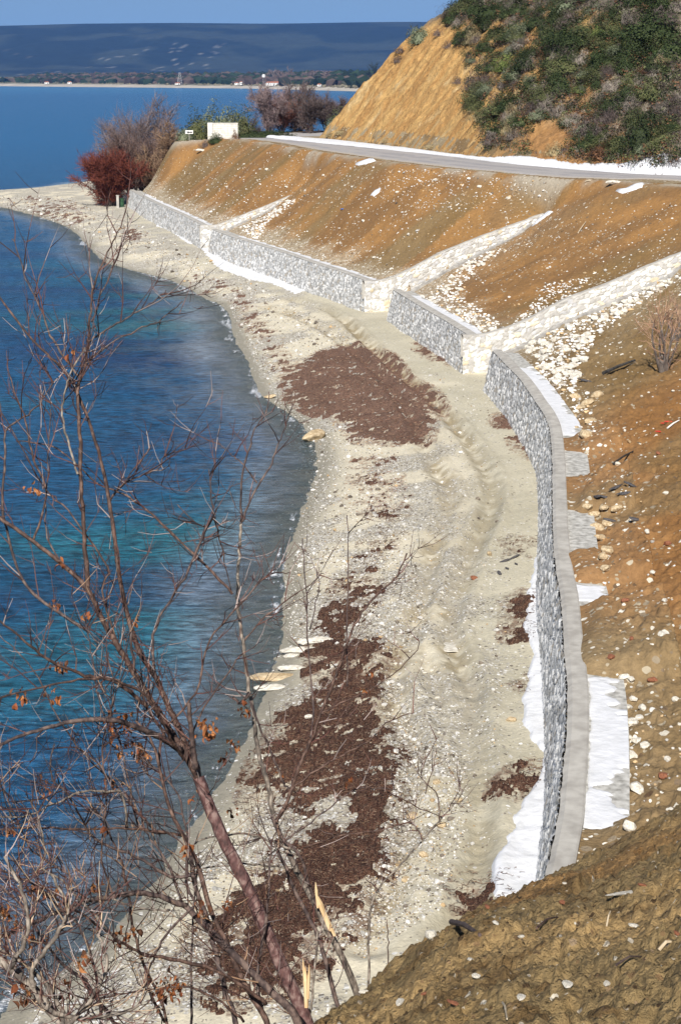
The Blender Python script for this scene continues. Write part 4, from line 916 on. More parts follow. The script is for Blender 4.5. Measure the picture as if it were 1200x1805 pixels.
def leaf_shell(n, cols, seed, squash=.75, leaf=.10, lump=.35, up=.0, blade=False):
    """n small leaf faces through the volume of a lumpy dome of radius 1"""
    r = np.random.default_rng(seed); d = r.normal(size=(n, 3)); d[:, 2] = np.abs(d[:, 2])*(1 if not blade else 1.3)-.12; d /= np.linalg.norm(d, axis=1)[:, None]
    lum = 1+lump*(vnoise(d[:, 0]*2.2+d[:, 2]*1.5+seed, d[:, 1]*2.2+seed*3)-.5)*2+lump*.6*(vnoise(d[:, 0]*5+seed, d[:, 1]*5+d[:, 2]*5)-.5)*2
    rad = lum*(1.06-.45*r.random(n)**1.6); p = d*rad[:, None]*np.array([1, 1, squash])
    nrm = d*1.0+r.normal(size=(n, 3))*.34+np.array([0, 0, up]); nrm /= np.linalg.norm(nrm, axis=1)[:, None]
    if blade: t = d*.7+np.array([0, 0, .7])+r.normal(size=(n, 3))*.2
    else: t = r.normal(size=(n, 3))
    t -= nrm*(t*nrm).sum(1)[:, None]; t /= np.linalg.norm(t, axis=1)[:, None]; b = np.cross(nrm, t)
    s = leaf*r.uniform(.6, 1.4, n)[:, None]; w = s*(.16 if blade else .62); s = s*(2.6 if blade else 1)
    V_ = np.stack([p-t*s*.5, p+b*w*.5, p+t*s*.5, p-b*w*.5], 1).reshape(-1, 3); F_ = np.arange(4*n).reshape(n, 4)
    cc = np.array(cols)[r.integers(0, len(cols), n)]*r.uniform(.85, 1.18, n)[:, None]
    return V_, F_, np.repeat(cc, 4, 0)
def core(r0=.72, squash=.7):
    v, f = ico(2); v = v*r0; v[:, 2] = np.maximum(v[:, 2], -.1)*squash
    v *= (1+.18*(vnoise(v[:, 0]*4+5, v[:, 1]*4+v[:, 2]*3)-.5))[:, None]; return v, f
PROTO = {}
def shrub_mesh(kind, var):
    k = (kind, var)
    if k not in PROTO:
        blade = kind in ('straw', 'heath', 'pale', 'rust')
        V_, F_, c_ = leaf_shell(3000 if not blade else 1700, SH_COL[kind], 100+var*7+sum(map(ord, kind)), .95, .088 if not blade else .14, .50, .25, blade)
        if not blade:
            cv, cf = core(.66, .9); cf4 = np.concatenate([cf, cf[:, 2:3]], 1); cm = np.array(SH_COL[kind]).mean(0); cv = cv*(1+.25*(vnoise(cv[:, 0]*2.2+cv[:, 2]*1.5+var, cv[:, 1]*2.2+var*3)-.5))[:, None]
            q4 = []; vs4 = []
            for tri in cf: a_, b_, c2 = cv[tri]; q4.append([len(vs4), len(vs4)+1, len(vs4)+2, len(vs4)+3]); vs4 += [a_, b_, c2, (c2+a_)/2]
            F_ = np.concatenate([F_, np.array(q4)+len(V_)]); V_ = np.concatenate([V_, np.array(vs4)]); c_ = np.concatenate([c_, np.repeat(cm[None], len(vs4), 0)])
        o = mesh_np('shrub', V_, F_, M['leaf'], c_, smooth=False); PROTO[k] = o.data; bpy.data.objects.remove(o)
    return PROTO[k]
def hdrop(px, py):
    """first hit of the photo ray with the hillside/road shelf, marched"""
    c, s = math.cos(PITCH), math.sin(PITCH); px = np.asarray(px, float); py = np.asarray(py, float); u, v = (px-600)/FPX, (902.5-py)/FPX
    hit = np.full((len(px), 3), np.nan); done = np.zeros(len(px), bool)
    for yy_ in np.arange(112, 262, .5):
        t = yy_/(c+v*s); x = u*t; z = CAMH+(-s+v*c)*t; g = gfast(x, np.full(len(px), yy_)); m = (g >= z) & ~done
        hit[m] = np.stack([x[m], np.full(m.sum(), yy_), g[m]], 1); done |= m
    return hit, done
KLAB = {'dark': ('dark green rounded shrub', 'dark green shrubs'), 'olive': ('olive green shrub', 'olive green shrubs'), 'lime': ('bright yellow green shrub', 'yellow green shrubs'), 'silver': ('pale silvery green shrub', 'silvery shrubs'), 'heath': ('grey brown twiggy shrub', 'grey brown shrubs'), 'pale': ('pale grey dry shrub', 'pale dry shrubs'), 'straw': ('straw coloured grass clump', 'straw coloured clumps'), 'rust': ('rust brown dry shrub', 'rust brown shrubs')}
def plant(px, py, wpx, kind, label=None, group=None, squash=1.0, hit=None, zone=None, dz=0.0):
    if hit is None:
        h, d = hdrop([px], [py])
        if not d[0]: return None
        hit = h[0]
    sc_ = FPX/hit[1]; r = wpx/2/sc_
    o = bpy.data.objects.new('shrub' if kind != 'straw' else 'grass_clump', shrub_mesh(kind, random.randrange(3))); COL.objects.link(o)
    o.location = (hit[0], hit[1], hit[2]+dz-.12*r); o.scale = (r*random.uniform(.92, 1.1), r*random.uniform(.9, 1.1), r*squash*random.uniform(.85, 1.15)); o.rotation_euler = (0, 0, random.uniform(0, 6.28))
    big = 'large ' if wpx > 52 else ('small ' if wpx < 34 else ''); lb = label or big+KLAB[kind][0]+' '+zone; gp = group or (None if label else big+KLAB[kind][1]+' '+zone)
    tag(o, lb, 'shrub' if kind != 'straw' else 'grass', gp); return o
# shrubs that can be told apart
for a in [(738,74,40,'silver','silvery green shrub alone on the crest above the bare cut',1.3), (890,122,42,'lime','brightest yellow green shrub right of the bare cut',1.0), (903,95,38,'silver','pale green round shrub just above the yellow green one',1.0), (916,66,44,'silver','tall pale green shrub near the top of the hillside',1.2),
          (1128,262,68,'dark','dark green conical shrub standing above the road at the right',1.7), (872,240,38,'dark','dark green shrub low down beside the straw patch',1.15), (1098,190,66,'dark','wide dark green shrub in the middle right of the hillside',.75), (1048,242,46,'dark','round dark green shrub left of the conical one',1.0), (985,165,70,'dark','broad dark shrub between two red earth patches',.8),
          (1010,75,110,'dark','largest dark thicket near the top of the hillside',.6), (1150,60,120,'dark','large dark green thicket at the top right',.7), (1180,100,90,'dark','dark green thicket at the right edge below the top one',.8), (870,25,90,'dark','dark thicket at the top of the crest',.7), (1000,125,80,'olive','olive thicket in the middle of the hillside',.7),
          (900,235,30,'straw','straw coloured tuft right of the low dark shrub',1.4), (900,215,36,'straw','straw coloured tuft above the lower one',1.2), (840,158,40,'heath','grey twiggy shrub at the right edge of the bare cut',1.0), (985,205,36,'pale','pale grey shrub above the lower red earth patch',1.0), (1000,22,50,'silver','pale green shrub at the top edge of the view',1.0),
          (1065,275,60,'rust','reddish dry shrub above the road left of the conical one',.7), (975,272,36,'straw','dry grass at the foot of the lower red earth patch',.9)]:
    plant(a[0], a[1], a[2], a[3], a[4], squash=a[5])
# the rest of the scrub
hp = pick([(800,0),(1200,0),(1200,296),(1040,288),(930,268),(860,262),(838,200),(812,90),(790,40)], 285, rg)
hp = hp[np.argsort(-hp[:, 1])]
hh_, dn = hdrop(hp[:, 0], hp[:, 1])
kinds = ['dark']*30+['olive']*16+['lime']*3+['silver']*12+['heath']*18+['pale']*20+['straw']*4+['rust']*4
for i in range(len(hp)):
    if not dn[i]: continue
    px, py = hp[i]
    if math.hypot((px-965)*.8, (py-250)*1.0) < 40 and py > 205: continue
    if py > 262 and random.random() < .6: continue
    zone = 'low on the hillside' if py > 205 else ('midway up the hillside' if py > 100 else 'high on the hillside')
    zone += ', beside the bare cut' if px < 900 else (', towards the right edge' if px > 1060 else '')
    kd = random.choice(kinds)
    if py < 130 and random.random() < .45: kd = 'dark'
    plant(px, py, random.uniform(18, 48)*(1.15 if kd in ('dark', 'olive') else .9), kd, zone=zone, hit=hh_[i], squash=random.uniform(.8, 1.15))
# low scrub between them: uncountable
hp = pick([(800,0),(1200,0),(1200,300),(1040,292),(930,278),(850,268),(838,200),(812,90),(785,30)], 2500, rg); hh_, dn = hdrop(hp[:, 0], hp[:, 1])
VV = []; FF = []; CC = []; off = 0; protos = [leaf_shell(60, SH_COL[k], 300+i, 1.0, .26, .3, .3, k in ('straw', 'heath', 'pale')) for i, k in enumerate(['dark', 'olive', 'heath', 'pale', 'dark', 'heath', 'olive', 'rust'])]
for i in range(len(hp)):
    if not dn[i] or (math.hypot((hp[i][0]-965)*.9, hp[i][1]-245) < 30): continue
    v, f, c = protos[random.randrange(8)]; s = random.uniform(.25, .75); a_ = random.uniform(0, 6.28)
    R3 = np.array([[math.cos(a_), -math.sin(a_), 0], [math.sin(a_), math.cos(a_), 0], [0, 0, 1]]); VV.append((v*s)@R3.T+hh_[i]); FF.append(f+off); off += len(v); CC.append(c*random.uniform(.7, 1.3))
tag(mesh_np('low_scrub', np.concatenate(VV), np.concatenate(FF), M['leaf'], np.concatenate(CC), smooth=False), kind='stuff')
# scraps of growth along the cut's crest and foot
for p in [(772,62),(790,88),(705,92),(806,150),(822,190),(700,110)]: plant(p[0], p[1], 20, 'heath', 'small twiggy growth clinging to the rim of the bare cut', 'twiggy growth on the cut rim')
for p in [(680,250),(582,240),(600,238),(760,262)]: plant(p[0], p[1], 22, 'straw', 'dry grass tuft at the foot of the bare cut', 'dry grass at the foot of the cut', squash=.5)

# ------------------------------------------------------------------ bare trees and shrubs
M['twig'] = leaf_mat('twigs', None, .9)
def bare_tree(name, label, loc, h, w, ntw, cols, stemcol, seed, group=None, cat='tree', stems=8, tw=.028, lean=(0, 0), low=.12):
    r = np.random.default_rng(seed); root = empty(name, loc); tag(root, label, cat, group)
    S = []; mb = MB()
    for k in range(stems):
        a = 2*math.pi*(k+r.random()*.7)/stems; q = r.uniform(.35, 1.0); end = np.array([math.cos(a)*w*.5*q+lean[0], math.sin(a)*w*.42*q+lean[1], h*math.sqrt(max(.12, 1.02-q*q*.75))*r.uniform(.82, .98)])
        mid = end*np.array([.38, .38, .52])+r.normal(size=3)*.05*h; pts = smooth_poly([(0, 0, -.3), mid, end], 7); S.append(pts)
        mb.tube([Vector(p) for p in pts], list(np.linspace(.018*h+.02, .012, len(pts))), 5)
    mb.build('trunk', M[stemcol], root)
    def sprout(src, n, ln, upb, t0):
        i = r.integers(0, len(src), n); t = t0+(1-t0)*r.random(n)**.8; P = np.zeros((n, 3)); D = np.zeros((n, 3))
        for j in range(n):
            p = src[i[j]]; f = t[j]*(len(p)-1.001); k = int(f); P[j] = p[k]+(p[k+1]-p[k])*(f-k); D[j] = p[k+1]-p[k]
        D /= np.linalg.norm(D, axis=1)[:, None]; out = P.copy(); out[:, 2] = 0; out /= np.linalg.norm(out, axis=1)[:, None]+.3
        dr = D*.45+r.normal(size=(n, 3))*.60+out*.30+np.array([0, 0, upb]); dr /= np.linalg.norm(dr, axis=1)[:, None]; L_ = ln*r.uniform(.5, 1.2, n)[:, None]
        m = P+dr*L_*.5+r.normal(size=(n, 3))*.05*ln; e = P+dr*L_+np.array([0, 0, .10*ln]); return P, m, e
    a0, a1, a2 = sprout(S, int(stems*9), h*.30, .25, low+.1); L2 = [np.stack([a0[i], a1[i], a2[i]]) for i in range(len(a0))]
    b0, b1, b2 = sprout(L2, int(ntw*.3), h*.17, .2, .1); L3 = [np.stack([b0[i], b1[i], b2[i]]) for i in range(len(b0))]
    c0, c1, c2 = sprout(L3, int(ntw*.7), h*.10, .15, .1)
    V1, F1 = prisms(a0, a1, a2, tw*1.6, tw*.8); V2, F2 = prisms(b0, b1, b2, tw*.9, tw*.5); V3, F3 = prisms(c0, c1, c2, tw*.6, tw*.3)
    V_ = np.concatenate([V1, V2, V3]); F_ = np.concatenate([F1, F2+len(V1), F3+len(V1)+len(V2)]); n = len(V_)//9
    cc = np.array(cols)[r.integers(0, len(cols), n)]*r.uniform(.75, 1.25, n)[:, None]
    mesh_np('crown', V_, F_, M['twig'], np.repeat(cc, 9, 0), root, smooth=False); return root
GREY = [(.12,.09,.085), (.17,.14,.135), (.085,.062,.06), (.14,.095,.085)]; RED = [(.20,.055,.035), (.26,.085,.05), (.13,.035,.03)]; BRN = [(.22,.14,.09), (.28,.19,.12), (.15,.09,.06)]; PURP = [(.16,.12,.12), (.22,.17,.17), (.11,.075,.075)]; ROSE = [(.24,.09,.06), (.18,.07,.05), (.20,.12,.10)]
def based(px, Yd, z=None):
    x = (px-600)/FPX*Yd; return (x, Yd, (gfast([x], [Yd])[0] if z is None else z))
bare_tree('bare_tree', 'big grey leafless tree above the red bush, left of the white monument', based(262, 224), 11.0, 8.2, 13000, GREY, 'bark', 1, stems=13, tw=.030)
bare_tree('tamarisk', 'dense red brown leafless bush at the tip of the beach', based(201, 214), 6.2, 7.4, 12000, RED, 'bark', 2, cat='bush', stems=18, tw=.034, low=.0)
bare_tree('bare_bush', 'tan leafless bush spilling down the slope right of the red bush', based(274, 217), 4.6, 4.4, 3600, BRN, 'bark', 3, cat='bush', stems=9, tw=.028, low=.0)
bare_tree('bare_bush', 'brown leafless bush between the red bush and the big grey tree', based(238, 220), 7.0, 4.8, 4600, [(.20,.13,.11), (.16,.10,.08)], 'bark', 4, cat='bush', stems=11, tw=.028, low=.05)
bare_tree('bare_bush', 'tan bush on the brow left of the small white sign', based(298, 216), 3.9, 3.2, 2200, BRN, 'bark', 14, cat='bush', stems=7, tw=.026, low=.0)
BT = [(455, 5.4, 4.6, PURP, 'leaning grey leafless tree behind the hedge, leftmost of the row', 20, -1.2), (482, 5.6, 3.8, PURP, 'slim grey leafless tree second from the left behind the hedge', 21, 0), (508, 4.9, 3.8, ROSE, 'reddish leafless shrub in the middle of the row behind the hedge', 22, 0),
      (530, 5.9, 4.6, PURP, 'dense purplish leafless tree in the row behind the road bend', 23, 0), (556, 5.6, 4.4, GREY, 'tall grey leafless tree second from the right of the row', 24, 0), (584, 5.2, 4.0, PURP, 'pale leafless tree rightmost of the row, beside the green bush', 25, .4), (540, 3.6, 3.6, ROSE, 'low rusty leafless shrub in front of the purplish tree', 26, 0)]
for px, h_, w_, c_, lb, sd, ln in BT: bare_tree('bare_tree', lb, based(px-8, 233+(sd % 3)*4), h_*.95, w_*1.25, 4600, c_, 'bark', sd, group='leafless trees behind the road bend', stems=8, tw=.027, lean=(ln, 0), low=.05)
def bush(px, Yd, wpx, hpx, kind, label, group=None, z=None, n=0, name='shrub', cat='shrub'):
    x, y, z_ = based(px, Yd, z); sc_ = FPX/Yd; o = bpy.data.objects.new(name, shrub_mesh(kind, n)); COL.objects.link(o)
    o.location = (x, y, z_-.1); o.scale = (wpx/2/sc_, wpx/2/sc_, hpx/sc_/.85); o.rotation_euler = (0, 0, random.uniform(0, 6)); tag(o, label, cat, group); return o
for a in [(330,220,34,20,'silver','grey green shrub under the small white sign'), (352,224,44,36,'olive','olive shrub left of the white monument'), (378,226,46,44,'silver','tall olive grey shrub just behind the left of the monument'), (405,228,52,46,'silver','widest olive grey shrub behind the monument'), (432,229,46,40,'olive','dark olive shrub behind the right end of the monument'), (340,222,26,16,'dark','small dark shrub behind the small white sign'),
          (601,229,38,34,'olive','green bush at the foot of the bare cut, past the road'), (588,231,26,24,'silver','small grey green bush left of the larger green bush'), (420,231,60,30,'dark','dark shrub mass right of the monument top'),
          (386,205,30,13,'dark','clipped dark shrub at the left foot of the monument'), (367,206,18,9,'heath','small brown shrub beside the clipped dark one'), (419,206,13,12,'rust','small round brown shrub at the right end of the monument')]:
    bush(a[0], a[1], a[2], a[3], a[4], a[5], n=random.randrange(3))
# clipped low hedge right of the monument
V_, F_, c_ = leaf_shell(5200, SH_COL['dark'], 900, 1.0, .10, .25, .3)
hx, hy, hz_ = based(472, 213); o = mesh_np('hedge', V_*np.array([3.4, .8, 1.0]), F_, M['leaf'], c_, smooth=False); o.location = (hx, hy, hz_-.15); tag(o, 'long low dark green hedge right of the white monument', 'hedge')
# dry shrub on the right slope
bx, by_, bz_ = drop([1168], [655], 6)
bare_tree('dry_shrub', 'spindly dry leafless shrub on the slope above the burnt pipe at the right', (bx[0], by_[0], bz_[0]), 3.1, 2.3, 420, [(.34,.22,.15), (.26,.15,.10)], 'bark', 40, cat='shrub', stems=9, tw=.010, low=.1)
for p in [(1190,600),(1195,570)]:
    bx, by_, bz_ = drop([p[0]], [p[1]], 6); bare_tree('dry_shrub', 'thin dry twiggy shrub at the right edge beyond the spindly one', (bx[0], by_[0], bz_[0]), 1.5, 1.6, 260, [(.36,.26,.17), (.26,.17,.11)], 'bark', 41+p[1], cat='shrub', stems=6, tw=.009, group='thin dry shrubs at the right edge')

# ------------------------------------------------------------------ monument, signs, post, bin
M['white_block'] = mat_noise('white_stone_block', (.62,.60,.54), (.78,.76,.70), 2.5, .8, .2)
M['joint'] = mat_noise('grey_joint', (.36,.35,.32), (.48,.47,.44), 4, .9)
mx_, my_, mz_ = based(398, 209); mz_ -= .05
mon = empty('monument_wall', (mx_, my_, mz_)); tag(mon, 'long low white stone block wall standing beside the road bend', 'monument')
MB().box((0, .1, .95), (3.6, .34, 1.9)).build('core', M['joint'], mon)
b_ = MB()
for r_ in range(7):
    x0 = -1.17+(.2 if r_ % 2 else 0); 
    if r_ % 2: b_.box((-1.07, -.09, .14+r_*.26), (.18, .06, .235))
    while x0 < 1.75: w_ = min(random.uniform(.36, .5), 1.79-x0); b_.box((x0+w_/2+.0, -.09, .14+r_*.26), (w_-.025, .06, .235)); x0 += w_
b_.build('block_courses', M['white_block'], mon)
MB().box((-1.5, 0, 1.0), (.62, .62, 2.0)).build('end_pier', M['white_block'], mon); MB().box((.33, .08, 1.93), (3.0, .44, .09)).build('cap_stone', M['white_block'], mon)
M['sign_white'] = mat_noise('sign_white', (.74,.74,.72), (.82,.82,.80), 3, .6, 0); M['sign_black'] = mat_noise('sign_black', (.01,.01,.01), (.03,.03,.03), 3, .6, 0); M['post'] = mat_noise('grey_post', (.25,.24,.22), (.4,.38,.35), 5, .8)
sx_, sy_, sz_ = based(340, 213); sg = empty('road_sign', (sx_, sy_, sz_)); tag(sg, 'small white sign with black marks on a post above the shrubs', 'sign')
MB().box((0, 0, 1.15), (.95, .05, .42)).build('panel', M['sign_white'], sg); q = MB(); q.box((-.12, -.035, 1.13), (.22, .02, .2)); q.box((.22, -.035, 1.13), (.3, .02, .14)); q.box((.05, -.035, 1.13), (.12, .02, .07)); q.build('markings', M['sign_black'], sg)
MB().box((0, .04, .45), (.07, .05, 1.2)).build('post', M['post'], sg)
x_, y_, z_ = based(359, 205); rk = bpy.data.objects.new('stone', rock_mesh(3, 'rock')); COL.objects.link(rk); rk.location = (x_, y_, z_+.25); rk.scale = (.6, .4, .38); tag(rk, 'whitewashed stone lying at the road edge below the small sign', 'stone')
def at_px(px, py, z): q = unproj(px, py, z); return (q[0], q[1], z)
gx, gy, gz_ = based(219, 212, 1.0)
bn = empty('green_barrel', (gx, gy, gz_)); tag(bn, 'dark green barrel standing at the far end of the sea walls', 'barrel'); M['green_paint'] = mat_noise('green_paint', (.02,.06,.03), (.04,.10,.05), 3, .5)
MB().tube([(0, 0, 0), (0, 0, .4), (0, 0, 1.1), (0, 0, 1.15)], [.36, .38, .38, .35], 16).build('drum', M['green_paint'], bn); q = MB(); [q.tube([(0, 0, z-.03), (0, 0, z+.03)], [.40, .40], 16) for z in (.38, .78, 1.12)]; q.build('hoops', M['green_paint'], bn)
x_, y_, z_ = based(213.5, 211, 1.0); o = MB().box((0, 0, .75), (.3, .3, 1.5)).box((0, 0, 1.53), (.36, .36, .08)).build('concrete_post', M['cement']); o.location = (x_, y_, z_); tag(o, 'grey concrete post left of the green barrel', 'post')
x_, y_, z_ = drop([237], [318], 3.2); o = MB().box((0, 0, .45), (.16, .14, 1.1)).box((0, 0, 1.02), (.13, .11, .05)).build('wooden_post', M['pale_wood']); o.location = (x_[0], y_[0], z_[0]); tag(o, 'short wooden post behind the far end of the sea wall', 'post')
# white patches on the shoulder, right
for (px, py, sx2, sy2, lb) in [(1080,325,.9,.6,'whitish boulder at the road shoulder beside the white patch')]:
    x, y, z = drop([px], [py], 9.3); rk = bpy.data.objects.new('rock', rock_mesh(5, 'rock')); COL.objects.link(rk); rk.location = (x[0], y[0], z[0]+.1); rk.scale = (.55, .5, .32); tag(rk, lb, 'rock')
def snow_patch(poly, seed):
    P = np.array([np.array(drop([a], [b], 9.0)).ravel() for a, b in poly]); ctr = P.mean(0); n = len(P); V_ = [ctr+np.array([0, 0, .14])]; R = [1.0, .8, .4]
    for r_ in R:
        for p in P: q = ctr+(p-ctr)*r_; V_.append(np.array([q[0], q[1], gfast(q[0], q[1])+(.10 if r_ < 1 else -.05)+.03*random.random()]))
    F_ = []
    for k in range(2):
        for j in range(n): a = 1+k*n; F_.append((a+j, a+(j+1) % n, a+n+(j+1) % n, a+n+j))
    me = bpy.data.meshes.new('snow'); me.from_pydata([tuple(v) for v in V_], [], F_+[(1+2*n+j, 1+2*n+(j+1) % n, 0) for j in range(n)]); me.materials.append(M['snow']); [setattr(p, 'use_smooth', True) for p in me.polygons]
    o = bpy.data.objects.new('snow', me); COL.objects.link(o); tag(o, kind='stuff')
snow_patch([(1082,338),(1100,334),(1118,326),(1136,324),(1132,330),(1110,338),(1092,341)], 1)
snow_patch([(625,289),(640,284),(660,281),(664,284),(645,290),(630,292)], 2)
snow_patch([(652,345),(660,337),(672,332),(668,340),(658,347)], 3)
snow_patch([(935,400),(950,385),(968,372),(975,373),(958,385),(945,395)], 4)

# ------------------------------------------------------------------ far shore: wood, poplars, buildings, pylon
rg = np.random.default_rng(5)
v0, f0 = ico(1); blobs = []
for k in range(5): blobs.append((v0*np.array([1, 1, .85])*(1+.3*rg.normal(size=(len(v0), 1))*.6)+rg.normal(size=v0.shape)*.08, f0))
n = 3600; x = rg.uniform(-800, 620, n); k_ = rg.uniform(85, 900, n)**1.0; y = shore_y(x)+k_; s = rg.uniform(5, 12, n)
pz = 4+sstep(150, 900, k_)*13; m = fbm(x, y, .012, 2, seed=171); keep = (m > .36) | (k_ > 260)
cb = mixc(C(.018,.032,.016)*np.ones(n)[:, None], C(.075,.055,.045), sstep(.45, .6, fbm(x, y, .02, 2, seed=172)))*rg.uniform(.6, 1.4, n)[:, None]
merged('wood', blobs, np.stack([x, y, pz+s*.5], 1)[keep], s[keep], cb[keep], M['far'], rg)
n = 1100; x = rg.uniform(-800, 620, n); y = shore_y(x)+rg.uniform(70, 130, n); s = rg.uniform(1.5, 4, n)
merged('shore_scrub', blobs, np.stack([x, y, 5+0*x], 1), s, C(.17,.15,.10)*rg.uniform(.6, 1.3, n)[:, None], M['far'], rg)
def far_pt(px, k): 
    Yd = 2600.
    for _ in range(8): Yd = float(shore_y((px-600)/FPX*Yd))+k
    return ((px-600)/FPX*Yd, Yd)
M['white_wall'] = mat_noise('whitewash', (.72,.72,.70), (.8,.8,.78), .5, .8, 0); M['tile'] = mat_noise('roof_tile', (.30,.10,.05), (.40,.16,.09), 1, .8, .2); M['dark_glass'] = mat_noise('dark_glass', (.02,.025,.03), (.05,.05,.06), 1, .3, 0); M['steel'] = mat_noise('steel', (.22,.22,.22), (.34,.34,.34), 1, .5, 0)
def house(px, k, wm, hm, dm, label, roofm='tile', nwin=5, group=None):
    x, y = far_pt(px, k); r = empty('house', (x, y, 5.2)); tag(r, label, 'house', group)
    MB().box((0, 0, hm/2), (wm, dm, hm)).build('wall', M['white_wall'], r)
    m = MB(); n0 = len(m.v); o_ = .5; m.v += [(-wm/2-o_, -dm/2-o_, hm), (wm/2+o_, -dm/2-o_, hm), (wm/2+o_, dm/2+o_, hm), (-wm/2-o_, dm/2+o_, hm), (-wm/2+dm*.3, 0, hm+dm*.26), (wm/2-dm*.3, 0, hm+dm*.26)]
    m.f += [(0, 1, 5, 4), (2, 3, 4, 5), (1, 2, 5), (3, 0, 4), (3, 2, 1, 0)]; m.build('roof', M[roofm], r)
    for i in range(nwin):
        xx = -wm/2+(i+.5)*wm/nwin; MB().box((xx, -dm/2-.02, hm*.55), (wm/nwin*.35, .1, hm*.38)).build('window', M['dark_glass'], r)
    MB().box((wm*.5/nwin*.9, -dm/2-.03, hm*.35), (1.1, .1, hm*.68)).build('door', M['dark_glass'], r)
    return r
house(485, 62, 22, 4.2, 8, 'long white building with a red roof on the far beach', nwin=7)
house(423, 66, 7, 3.6, 5, 'small white hut on the far beach left of the long building', nwin=2); house(430.5, 66, 4, 5.2, 4, 'taller white hut beside the small one on the far beach', nwin=1); house(138, 66, 8, 3.6, 6, 'white hut near the left end of the far beach', nwin=2); house(99, 64, 9, 3.2, 6, 'low white hut at the far left of the far beach', nwin=2)
house(322, 55, 9, 2.6, 5, 'low pale hut under the lattice pylon on the far beach', nwin=2); house(564, 60, 6, 2.6, 5, 'tiny white hut on the far beach right of the long building', nwin=1); house(200, 150, 6, 7, 6, 'white house half hidden in the far wood', nwin=1); house(535, 330, 6, 7, 6, 'white house deep in the far wood at the right', nwin=1)
x, y = far_pt(469, 64); wtw = empty('water_tower', (x, y, 5)); tag(wtw, 'thin tower with a white tank beside the long building', 'tower')
q = MB(); [q.tube([(a*1.6, b*1.6, 0), (a*.9, b*.9, 13)], [.22, .18], 5) for a in (-1, 1) for b in (-1, 1)]; q.build('legs', M['steel'], wtw); MB().tube([(0, 0, 12.6), (0, 0, 13), (0, 0, 17), (0, 0, 17.8)], [1.2, 2.6, 2.6, .6], 14).build('tank', M['white_wall'], wtw)
x, y = far_pt(326, 70); py_ = empty('lattice_pylon', (x, y, 5)); tag(py_, 'grey lattice pylon standing behind the far beach', 'pylon'); q = MB()
for a in (-1, 1):
    for b in (-1, 1): q.tube([(a*4.5, b*4.5, 0), (a*1.6, b*1.6, 20)], [.35, .25], 4)
for k in range(5):
    z0, z1 = k*4, k*4+4; w0, w1 = 4.5-2.9*z0/20, 4.5-2.9*z1/20; q.tube([(-w0, -w0, z0), (w1, -w1, z1)], [.2, .2], 4); q.tube([(w0, -w0, z0), (-w1, -w1, z1)], [.2, .2], 4); q.tube([(-w1, -w1, z1), (w1, -w1, z1)], [.2, .2], 4)
q.build('lattice', M['steel'], py_); MB().box((0, 0, 20.6), (5, 5, 1)).build('platform', M['steel'], py_)
for px, k, h_, w_, lb in [(482, 420, 26, 20, 'broad brown poplar clump above the far wood, leftmost'), (496, 440, 24, 12, 'brown poplar beside the broad clump in the far wood'), (512, 460, 28, 4, 'pale slim poplar in the far wood, tallest'), (521, 470, 20, 4, 'short pale poplar right of the tallest'), (541, 430, 24, 8, 'brown poplar in the middle of the far wood at the right'), (553, 450, 22, 8, 'brown poplar right of the middle one'), (577, 440, 24, 4, 'thin poplar nearest the bare cut'), (655, 420, 34, 16, 'dark tree rising at the foot of the far hills beside the cut')]:
    x, y = far_pt(px, k); bare_tree('poplar', lb, (x, y, 4), h_, w_, 500, [(.20,.16,.15), (.15,.11,.10)] if 'dark' not in lb else [(.03,.04,.03)], 'bark', int(px), stems=6, tw=.28, low=.1)
# breakwater
q = MB(); x0, y0 = far_pt(588, 20); 
for i in range(26): q.box((x0+i*2.6, y0-i*.4, .3+random.uniform(-.2, .3)), (random.uniform(2, 3.4), 2.6, random.uniform(1.2, 2.0)), random.uniform(0, 1), .8)
o = q.build('breakwater', M['post']); tag(o, 'low dark breakwater at the right end of the far beach', 'breakwater')

# ------------------------------------------------------------------ near leafless trees
def bark_mat(name, c1, c2, c3):
    m = mat_noise(name, c1, c2, 45, .7, .8, 110, .005, .35, 8, c3, lo=.34, hi=.66, stretch=(1, 1, .6)); return m
M['red_bark'] = bark_mat('red_grey_bark', (.06,.032,.03), (.25,.17,.15), (.125,.062,.058)); M['grey_bark2'] = bark_mat('grey_smooth_bark', (.07,.058,.05), (.34,.29,.24), (.16,.13,.105)); M['dark_bark'] = bark_mat('dark_bark', (.035,.025,.025), (.17,.12,.10), (.08,.055,.05)); M['young_bark'] = bark_mat('young_bark', (.035,.02,.016), (.17,.105,.08), (.075,.042,.032))
M['splinter'] = mat_noise('broken_wood', (.62,.42,.22), (.80,.62,.38), 30, .7, .4, 80, .003, coord='Position', stretch=(1, 1, .2))
M['near_twig'] = leaf_mat('near_twigs', None, .7)
BR = {}
def near_branch(root, pts, y0, y1, w0, w1, mat, name='branch', seed=0, base=None):
    """branch traced through photo points, y0..y1 m away, w0..w1 px wide"""
    n = len(pts); P = []
    for i, (x, y) in enumerate(pts):
        Yd = y0+(y1-y0)*i/(n-1); P.append(np.array(at_dist(x, y, Yd)))
    P = smooth_poly(P, 5); r_ = np.random.default_rng(seed+int(pts[0][0])+n)
    sc_ = FPX/6.3; k = np.linspace(0, 1, len(P)); rad = (w0+(w1-w0)*k)/2/sc_; rad = rad*(1+(.08 if w0 < 10 else .035)*r_.normal(size=len(P))*(k > .02))
    P = P+r_.normal(size=P.shape)*(.0022 if w0 < 12 else .0010)
    MB().tube([Vector(p)-root.location for p in P], list(np.maximum(rad, .0012)), 8 if w0 > 8 else 6).build(name, M[mat], root, smooth=True)
    BR.setdefault(root.name, []).append((P, rad)); return P
